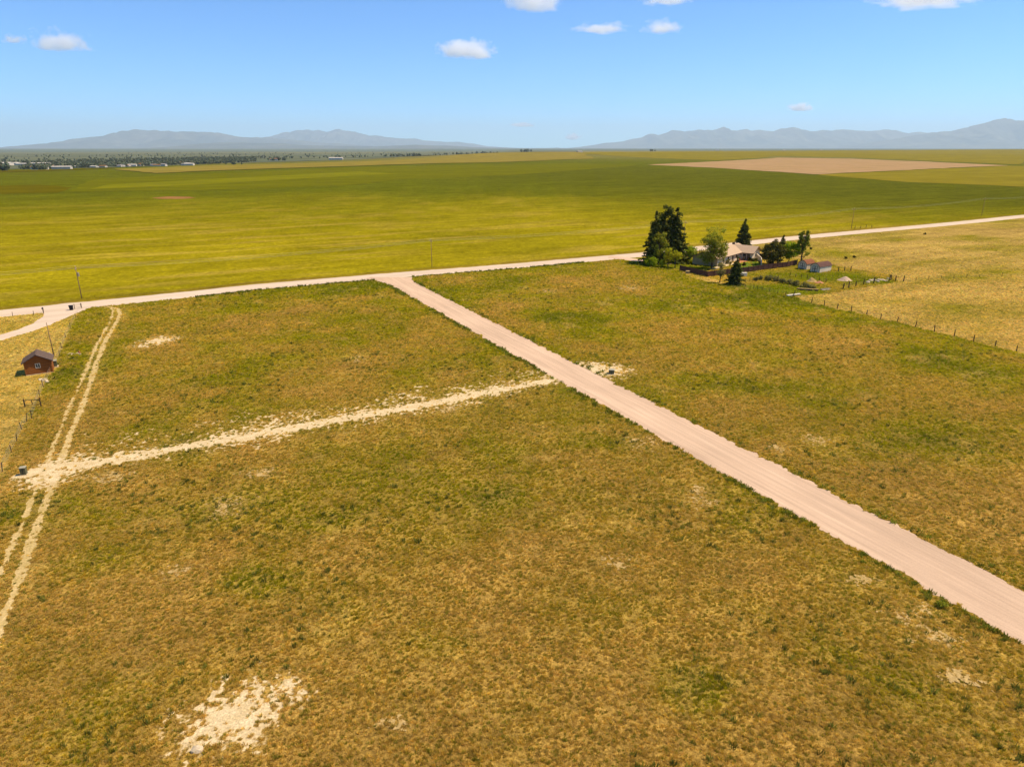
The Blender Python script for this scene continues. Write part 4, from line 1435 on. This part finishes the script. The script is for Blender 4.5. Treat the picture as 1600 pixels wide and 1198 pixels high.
def mound(name, px, py, rx, ry, h, mat, label, cat, seed, amp=.3):
    p = G(px, py)
    m = MB()
    rings, seg = 9, 26
    for i in range(rings):
        for k_ in range(seg):
            a, u = 2 * math.pi * k_ / seg, i / (rings - 1)
            q = 1 + amp * .8 * (float(fbm(np.array(math.cos(a) * 2 + seed * 9), np.array(math.sin(a) * 2), 3, seed)) - .5)
            nn = float(fbm(np.array(math.cos(a) * u * 4 + seed), np.array(math.sin(a) * u * 4), 3, seed + 1)) - .5
            z = h * ((.5 + .5 * math.cos(math.pi * u ** .9)) * (1 + amp * 1.3 * nn)) - .12 * u
            m.v.append((math.cos(a) * rx * u * q, math.sin(a) * ry * u * q, z))
    for i in range(rings - 1):
        for k_ in range(seg):
            m.f.append((i * seg + k_, i * seg + (k_ + 1) % seg, (i + 1) * seg + (k_ + 1) % seg, (i + 1) * seg + k_))
    o = m.build(name, M[mat], None)
    o.location = (p[0], p[1], 0)
    return tag(o, label, cat)


mound('gravel_mound', 1320, 437.8, 2.7, 2.5, 1.15, 'gravel', 'rounded heap of pinkish gravel right of the sheds', 'mound', 1, amp=.12)
mound('rubble_mound', 1268, 439.5, 2.0, 1.9, 1.1, 'soil_dull', 'rough heap of pale soil behind the garden fence', 'mound', 2, amp=.35)
mound('rubble_mound', 1280, 441.8, 1.9, 1.5, .55, 'terracotta', 'low reddish spill of earth beside the pale soil heap', 'mound', 3, amp=.35)
rs_ = random.Random(5)
for i in range(14):
    px = 1356 + i * 2.4
    rock('loose_stone', px + rs_.uniform(-1, 1), 441.5 - (px - 1356) * .09 + rs_.uniform(-2.4, .6), rs_.uniform(.35, .8), rs_.uniform(.3, .6), rs_.uniform(.25, .6), 'stone', 'pale stone in the pile between the stout garden posts', 'stone', 100 + i, 'stone pile by the garden corner')
for i in range(11):
    rock('loose_stone', 107.5 + i * 1.9 + rs_.uniform(-1, 1), 552.5 + rs_.uniform(-1.6, 2.2), rs_.uniform(.14, .36), rs_.uniform(.12, .3), rs_.uniform(.10, .26), 'stone', 'pale rubble stone in the grass right of the cabin', 'stone', 130 + i, 'rubble right of the cabin')
rock('brick_chunk', 124, 551.5, .22, .2, .5, 'stone_red', 'upright reddish chunk among the pale rubble right of the cabin', 'rubble', 150)
for i in range(9):
    rock('loose_stone', 62 + rs_.uniform(0, 13), 592 + rs_.uniform(-1, 5), rs_.uniform(.16, .4), rs_.uniform(.14, .3), rs_.uniform(.12, .28), 'stone', 'pale stone lying in front of the cabin', 'stone', 160 + i, 'stones in front of the cabin')
rock('boulder', 308, 1171, .42, .34, .26, 'stone', 'single pale boulder at the lower left of the big bare patch', 'stone', 181)
p = G(1161, 431.5)
root = empty('stock_tank', (p[0], p[1], 0), R(5))
MB().box(-1.05, 1.05, -.5, .5, 0, 1.05).build('body', M['white'], root, bevel=.05)
MB().box(-1.1, 1.1, -.55, .55, 1.052, 1.12).build('lid', M['white'], root)
tag(root, 'white box shaped tank outside the board fence', 'tank')
p = G(1074.5, 427)
root = empty('planter_tub', (p[0], p[1], 0))
MB().tube([(0, 0, 0), (0, 0, .7), (0, 0, .78)], [.5, .72, .75], 14).build('tub', M['grey_metal'], root)
MB().tube([(0, 0, .782), (0, 0, .80)], .62, 14).build('soil', M['soil_dull'], root)
tag(root, 'grey metal tub standing against the board fence', 'tub')
p, q = G(1230, 463.6), G(1250, 461.2)
root = empty('white_plank', (p[0], p[1], 0), math.atan2(q[1] - p[1], q[0] - p[0]))
L = math.hypot(q[0] - p[0], q[1] - p[1])
MB().box(0, L, -.3, .3, .25, .5).build('plank', M['white'], root, bevel=.02)
for x in (.4, L - .4):
    MB().box(x - .15, x + .15, -.25, .25, -.05, .248).build('block', M['stone'], root)
tag(root, 'long white plank lying at the near garden corner', 'plank')
p = G(1289, 452.5)
root = empty('scrap_timber', (p[0], p[1], 0), R(25))
for i in range(5):
    MB().box(-1.9 + .2 * i, 1.6 + .15 * i, -.8 + .34 * i, -.56 + .34 * i, .02 + .12 * (i % 2), .14 + .12 * (i % 2)).build('timber', M['grey_metal' if i % 2 else 'stone'], root)
tag(root, 'stack of greyish scrap timber by the garden posts', 'timber')
p = G(1262, 453.5)
root = empty('dark_planter', (p[0], p[1], 0), R(-20))
MB().box(-2.8, 2.8, -.45, .45, 0, .45).build('box', M['dark_trim'], root)
MB().box(-2.7, 2.7, -.37, .37, .452, .47).build('soil', M['soil_dull'], root)
tag(root, 'long dark planter box at the end of the shrub row', 'planter')
p = G(1150, 415.5)
for i, (px, py) in enumerate(((1156, 407.5), (1161, 407))):
    p = G(px, py)
    root = empty('patio_chair', (p[0], p[1], .018), R(20 + 60 * i))
    MB().box(-.28, .28, -.28, .28, .40, .45).build('seat', M['stone_red'], root)
    MB().box(-.28, .28, .22, .28, .452, .95).build('backrest', M['stone_red'], root)
    for x in (-.25, .25):
        for y in (-.25, .25):
            MB().box(x - .025, x + .025, y - .025, y + .025, 0, .398).build('leg', M['dark_trim'], root)
    tag(root, ('left' if i == 0 else 'right') + ' red chair on the terracotta patio', 'chair')

# ------------------------------------------------------------------ the far town
def far_building(px, py, wd, dp, ht, label, rz=0, group=None, roofmat='far_roof', lift=None):
    p = G(px, py)
    z = float(H(p[0], p[1]))
    root = empty('distant_building', (p[0], p[1], z), rz)
    MB().extr([(-dp / 2, -2), (dp / 2, -2), (dp / 2, ht), (0, ht * 1.3 - .15), (-dp / 2, ht)], 'x', -wd / 2, wd / 2).build('wall', M['far_wall'], root)
    o_, s = .6, ht * .3 / (dp / 2)
    m = MB()
    for g in (-1, 1):
        m.extr([(g * (dp / 2 + o_), ht - o_ * s), (g * .01, ht * 1.3), (g * .01, ht * 1.3 + .5), (g * (dp / 2 + o_), ht - o_ * s + .5)], 'x', -wd / 2 - .5, wd / 2 + .5)
    m.build('roof', M[roofmat], root)
    tag(root, label, 'building', group)


far_building(5, 250.5, 46, 26, 8, 'big pale warehouse at the far left edge of the distant town', .1, None, 'far_wall')
far_building(20, 250, 34, 22, 7, 'second pale warehouse from the left in the distant town', .2, None, 'far_wall')
far_building(33, 250.5, 30, 18, 6, 'third pale warehouse from the left in the distant town', 0, None, 'far_wall')
far_building(62, 250, 56, 22, 6, 'long pale warehouse standing alone behind the town trees', .1, None, 'far_wall')
far_building(62, 258.5, 30, 14, 5, 'long low pale building near the front of the distant town', .1, None, 'far_wall')
far_building(96, 258, 40, 14, 5, 'widest low pale building at the front of the distant town', .2, None, 'far_wall')
far_building(295, 252.5, 26, 16, 5, 'pale farm shed alone right of the distant town', .1, None, 'far_wall')
far_building(525, 247.2, 52, 24, 7, 'white barn alone on the straw hill skyline', .1, None, 'far_wall')
far_building(428, 247.0, 30, 16, 7, 'reddish house between two dark clumps on the hill skyline', .1, None, 'red_soil')
rs_ = random.Random(21)
for i in range(44):
    px = 40 + 260 * rs_.random() ** .8
    py = 258.6 - (px - 40) * .022 - rs_.random() * 5.5
    far_building(px, py, rs_.uniform(10, 22), rs_.uniform(8, 12), rs_.uniform(3.5, 6), 'small pale house among the trees of the distant town', rs_.uniform(-.5, .5), 'houses of the distant town', rs_.choice(['far_roof', 'far_roof', 'far_wall', 'red_soil']))
for i, (px, py) in enumerate(((1120, 235.5), (1225, 236), (1283, 236.2), (905, 240.3))):
    far_building(px, py, 40, 22, 10, 'lone farm building on the hazy right plain', .2 * i, 'farm buildings on the right plain')


def tree_mass(name, pts, label, seed):
    """far trees that read as one dark mass: uneven leafy lumps"""
    rs = np.random.default_rng(seed)
    P, N, T, Sz = [], [], [], []
    V, F, col = [], [], []
    for (px, py, h) in pts:
        p = G(px, py)
        z = float(H(p[0], p[1]))
        n = 34
        d = rs.normal(0, 1, (n, 3))
        d /= np.linalg.norm(d, axis=1, keepdims=True)
        q = np.column_stack([p[0] + d[:, 0] * h * .36 * rs.uniform(.5, 1, n), p[1] + d[:, 1] * h * .36 * rs.uniform(.5, 1, n), z + h * .52 + d[:, 2] * h * .48 * rs.uniform(.5, 1, n)])
        P.append(q)
        N.append(d)
        T.append(np.full(n, rs.uniform(.7, 1.4)))
        Sz.append(np.full(n, h * .42))
    P, N, T, Sz = map(np.concatenate, (P, N, T, Sz))
    rs2 = np.random.default_rng(seed + 1)
    o = link(name, leaf_mesh(name, P, N, 1.0, T, M['town_tree'], rs2))
    me = o.data
    # scale each leaf to its own size
    co = np.empty(len(me.vertices) * 3, np.float32)
    me.vertices.foreach_get('co', co)
    co = co.reshape(-1, 4, 3)
    ctr = P[:, None, :].astype(np.float32)
    co = ctr + (co - ctr) * Sz[:, None, None].astype(np.float32)
    me.vertices.foreach_set('co', co.ravel())
    me.update()
    return tag(o, label, 'trees', kind='stuff')


rs_ = random.Random(31)
pts = []
for i in range(1700):
    px = 30 + rs_.random() ** .8 * 370
    u = rs_.random()
    py = 257.5 - (px - 40) * .026 - u * 10.5 * (1 - (px - 30) / 800)
    pts.append((px, py, rs_.uniform(6.5, 12)))
for i in range(420):
    px = rs_.uniform(-40, 720)
    pts.append((px, rs_.uniform(237.5, 246.5) + (2 if px < 200 else -1), rs_.uniform(7, 12)))
tree_mass('town_trees', pts, 'mass of dark trees spread through the distant town and valley', 3)
for (c0, c1, y0, y1, n, h, lab) in ((2, 12, 261.5, 262, 9, 15, 'dark clump of trees at the far left edge before the town'), (50, 72, 259, 260, 14, 10, 'dark row of trees in front of the town'),
                                    (300, 345, 249.5, 250.5, 26, 11, 'dark tree belt right of the town'), (418, 446, 246.3, 247.3, 20, 13, 'dark trees on the hill skyline around the reddish house'),
                                    (352, 381, 252, 253, 5, 9, 'sparse dark trees on the straw slope'), (602, 660, 244.2, 245.2, 22, 12, 'low dark tree line left of the skyline grove'),
                                    (705, 782, 239.8, 241.5, 42, 17, 'long dark grove on the centre skyline'), (812, 832, 238.4, 239.2, 14, 22, 'small dark grove right of the long skyline grove'),
                                    (1010, 1024, 239, 239.5, 5, 16, 'few dark trees on the right plain')):
    tree_mass('distant_grove', [(rs_.uniform(c0, c1), rs_.uniform(y0, y1), h * rs_.uniform(.7, 1.2)) for _ in range(n)], lab, int(c0) + 50)


# ------------------------------------------------------------------ grass
def tuft(seed, n, rad, ht, wid):
    rs = np.random.default_rng(seed)
    V, F = [], []
    for k in range(n):
        a, r0 = rs.uniform(0, 6.283), rad * rs.uniform(0, .55)
        lean = rs.uniform(.15, .9)
        x, y = math.cos(a) * r0, math.sin(a) * r0
        b = a + rs.normal(0, .6)
        hh = ht * rs.uniform(.55, 1.1)
        tx, ty = x + math.cos(b) * hh * lean, y + math.sin(b) * hh * lean
        mx, my = x + (tx - x) * .4, y + (ty - y) * .4
        c = rs.uniform(0, 6.283)
        ux, uy = math.cos(c) * wid / 2, math.sin(c) * wid / 2
        i = len(V)
        V += [(x - ux, y - uy, -.02), (x + ux, y + uy, -.02), (mx + ux * .8, my + uy * .8, hh * .6), (mx - ux * .8, my - uy * .8, hh * .6), (tx, ty, hh)]
        F += [(i, i + 1, i + 2, i + 3), (i + 3, i + 2, i + 4)]
    me = bpy.data.meshes.new('tuft')
    me.from_pydata(V, [], F)
    me.materials.append(M['blade'])
    return bpy.data.objects.new('tuft', me)


TUFTS = bpy.data.collections.new('tuft_kinds')
for k in range(5):
    TUFTS.objects.link(tuft(200 + k, 18 + 2 * k, .36, .26, .05))


def scatter(name, XY, scl, col, label):
    n = len(XY)
    me = bpy.data.meshes.new(name)
    V = np.column_stack([XY, np.full(n, .0)]).astype(np.float32)
    me.vertices.add(n)
    me.vertices.foreach_set('co', V.ravel())
    a = me.attributes.new('scl', 'FLOAT_VECTOR', 'POINT')
    a.data.foreach_set('vector', scl.astype(np.float32).ravel())
    a = me.attributes.new('rot', 'FLOAT_VECTOR', 'POINT')
    rot = np.zeros((n, 3), np.float32)
    rot[:, 2] = rng.uniform(0, 6.283, n)
    rot[:, :2] = rng.normal(0, .08, (n, 2))
    a.data.foreach_set('vector', rot.ravel())
    a = me.attributes.new('idx', 'INT', 'POINT')
    a.data.foreach_set('value', rng.integers(0, 5, n).astype(np.int32))
    a = me.attributes.new('tint', 'FLOAT_COLOR', 'POINT')
    c4 = np.ones((n, 4), np.float32)
    c4[:, :3] = col
    a.data.foreach_set('color', c4.ravel())
    o = link(name, me)
    ng = bpy.data.node_groups.new('scatter_' + name, 'GeometryNodeTree')
    ng.interface.new_socket('Geometry', in_out='INPUT', socket_type='NodeSocketGeometry')
    ng.interface.new_socket('Geometry', in_out='OUTPUT', socket_type='NodeSocketGeometry')
    gi, go = ng.nodes.new('NodeGroupInput'), ng.nodes.new('NodeGroupOutput')
    ip = ng.nodes.new('GeometryNodeInstanceOnPoints')
    ci = ng.nodes.new('GeometryNodeCollectionInfo')
    ci.inputs['Collection'].default_value = TUFTS
    ci.inputs['Separate Children'].default_value = True
    ci.inputs['Reset Children'].default_value = True
    ip.inputs['Pick Instance'].default_value = True

    def attr(nm, ty):
        q = ng.nodes.new('GeometryNodeInputNamedAttribute')
        q.data_type = ty
        q.inputs['Name'].default_value = nm
        return q.outputs['Attribute']
    ng.links.new(gi.outputs[0], ip.inputs['Points'])
    ng.links.new(ci.outputs[0], ip.inputs['Instance'])
    ng.links.new(attr('idx', 'INT'), ip.inputs['Instance Index'])
    ng.links.new(attr('rot', 'FLOAT_VECTOR'), ip.inputs['Rotation'])
    ng.links.new(attr('scl', 'FLOAT_VECTOR'), ip.inputs['Scale'])
    ng.links.new(ip.outputs[0], go.inputs[0])
    md = o.modifiers.new('scatter', 'NODES')
    md.node_group = ng
    return tag(o, label, 'grass', kind='stuff')


def band(y0, y1, dens):
    xm = .80 * y1 + 14
    n = int((y1 - y0) * 2 * xm * dens)
    x, y = rng.uniform(-xm, xm, n), rng.uniform(y0, y1, n)
    m = np.abs(x) < .80 * y + 14
    return np.column_stack([x[m], y[m]])


B = [band(26, 62, 27), band(62, 110, 14), band(110, 160, 6.5), band(160, 225, 2.8), band(225, 330, .7)]
XY = np.concatenate(B)
big = np.concatenate([np.full(len(b), s) for b, s in zip(B, (.56, .70, .90, 1.12, 1.35))])
x, y = XY[:, 0], XY[:, 1]
zn, dc = zones(x, y)
soil = np.maximum(f_trench(x, y) * .7, f_ruts(x, y) * 1.2)
for P in PATCHES:
    near = (np.abs(x - P[0]) < 6) & (np.abs(y - P[1]) < 6)
    soil[near] = np.maximum(soil[near], f_patch(P)(x[near], y[near]) * (.35 if P[5] else 1) - (.12 if P[5] else 0))
road = np.maximum.reduce([f_lot(x, y), f_county(x, y), f_drive_w(x, y), f_drive_e(x, y)])
keep = (road < -.05) & (zn != 1) & (rng.random(len(x)) < sst(340, 180, y))
keep &= rng.random(len(x)) > np.clip(soil * 2.6 + .5, 0, .93) * (soil > -.15)
keep &= (zn != 4) | (rng.random(len(x)) < .5)
for (cx_, cy_, rr) in ((*G(60, 578), 3.3), (*HO, 6)):
    keep &= np.hypot(x - cx_, y - cy_) > rr
cl = fbm(x / 1.1, y / 1.1, 3, 301)
keep &= rng.random(len(x)) < np.clip(.6 + 1.2 * (cl - .3), .35, 1)
XY, big, zn, cl = XY[keep], big[keep], zn[keep], cl[keep]
x, y = XY[:, 0], XY[:, 1]
col = tint(x, y)
n = len(x)
v = (2.15 + .5 * sst(60, 170, y))[:, None] * rng.uniform(.72, 1.28, n)[:, None]
hue = rng.normal(0, 1, n)[:, None]
col = col * v * (1 + np.array([.045, .0, -.1]) * hue)
dead = rng.random(n) < .22
col[dead] = lerp(col[dead], c3(.72, .50, .14), np.full(dead.sum(), .6))
grn = rng.random(n) < .20
col[grn] = lerp(col[grn], c3(.20, .225, .006), np.full(grn.sum(), .75))
col[:, 0] = np.minimum(col[:, 0], 1.52 * col[:, 1])
short = np.where((zn == 2) | (zn == 3), .55, 1.0)
s = big * rng.uniform(.65, 1.35, n)
hs = s * short * (.75 + .6 * cl)
scatter('grass', XY, np.column_stack([s, s, hs]), np.clip(col, .004, 1), 'tufted olive and straw meadow grass covering the near lots')

# weeds along the road shoulders
pts = []
for side in (-1, 1):
    a, b = Vector(LOT[1]), Vector(LOT[2]) * 1.0
    a, b = Vector((LOT[1][0], LOT[1][1])), Vector((LOT[3][0], LOT[3][1]))
    L = (b - a).length
    dv = (b - a) / L
    nv = Vector((-dv.y, dv.x)) * side
    for i in range(900 if side < 0 else 420):
        t = rng.uniform(0, L)
        o_ = 3.9 + abs(rng.normal(0, .55)) + .7 * (float(fbm(np.array(t / 3.0), np.array(side * 7.0), 2, 5)) - .4)
        q = a + dv * t + nv * o_
        if fbm(np.array(t / 5.0), np.array(side * 3.0), 3, 6) > .42:
            pts.append((q.x, q.y))
for i in range(500):
    t = rng.uniform(0, 1)
    k = int(t * 4) + 1
    a, b = COUNTY[k + 1], COUNTY[k + 2]
    u = rng.random()
    L = math.hypot(b[0] - a[0], b[1] - a[1])
    nx, ny = (b[1] - a[1]) / L, -(b[0] - a[0]) / L
    o_ = 4.9 + abs(rng.normal(0, .5))
    pts.append((a[0] + (b[0] - a[0]) * u + nx * o_, a[1] + (b[1] - a[1]) * u + ny * o_))
pts = np.array(pts)
pts = pts[(f_lot(pts[:, 0], pts[:, 1]) < .25) & (f_trench(pts[:, 0], pts[:, 1]) < 0)]
n = len(pts)
s = rng.uniform(.6, 1.3, n) * (1 + .004 * pts[:, 1])
scatter('roadside_weeds', pts, np.column_stack([s, s, s * rng.uniform(.8, 1.3, n)]), c3(.19, .20, .02) * rng.uniform(.5, 1.6, (n, 1)), 'dark green weeds lining the shoulders of the gravel roads')

# taller weed clumps standing singly and in loose drifts through the meadow
q = np.concatenate([band(28, 70, .5), band(70, 130, .22), band(130, 200, .08)])
x, y = q[:, 0], q[:, 1]
drift = fbm(x / 9, y / 9, 3, 401)
for gx, gy, rx, ry, s_ in GREENS:
    drift = drift + .25 * np.exp(-(((x - gx) / rx) ** 2 + ((y - gy) / ry) ** 2))
zn, dc = zones(x, y)
keep = (zn == 0) & (rng.random(len(x)) < sst(.48, .72, drift)) & (f_lot(x, y) < -.3) & (f_county(x, y) < -.5) & (f_trench(x, y) < 0) & (f_ruts(x, y) < 0)
q = q[keep]
n = len(q)
s_ = rng.uniform(.7, 1.25, n) * (1 + .003 * q[:, 1])
scatter('meadow_weeds', q, np.column_stack([s_, s_, s_ * rng.uniform(.9, 1.5, n)]), c3(.20, .20, .03) * rng.uniform(.55, 1.3, (n, 1)), 'scattered taller dull green weed clumps standing in the meadow')
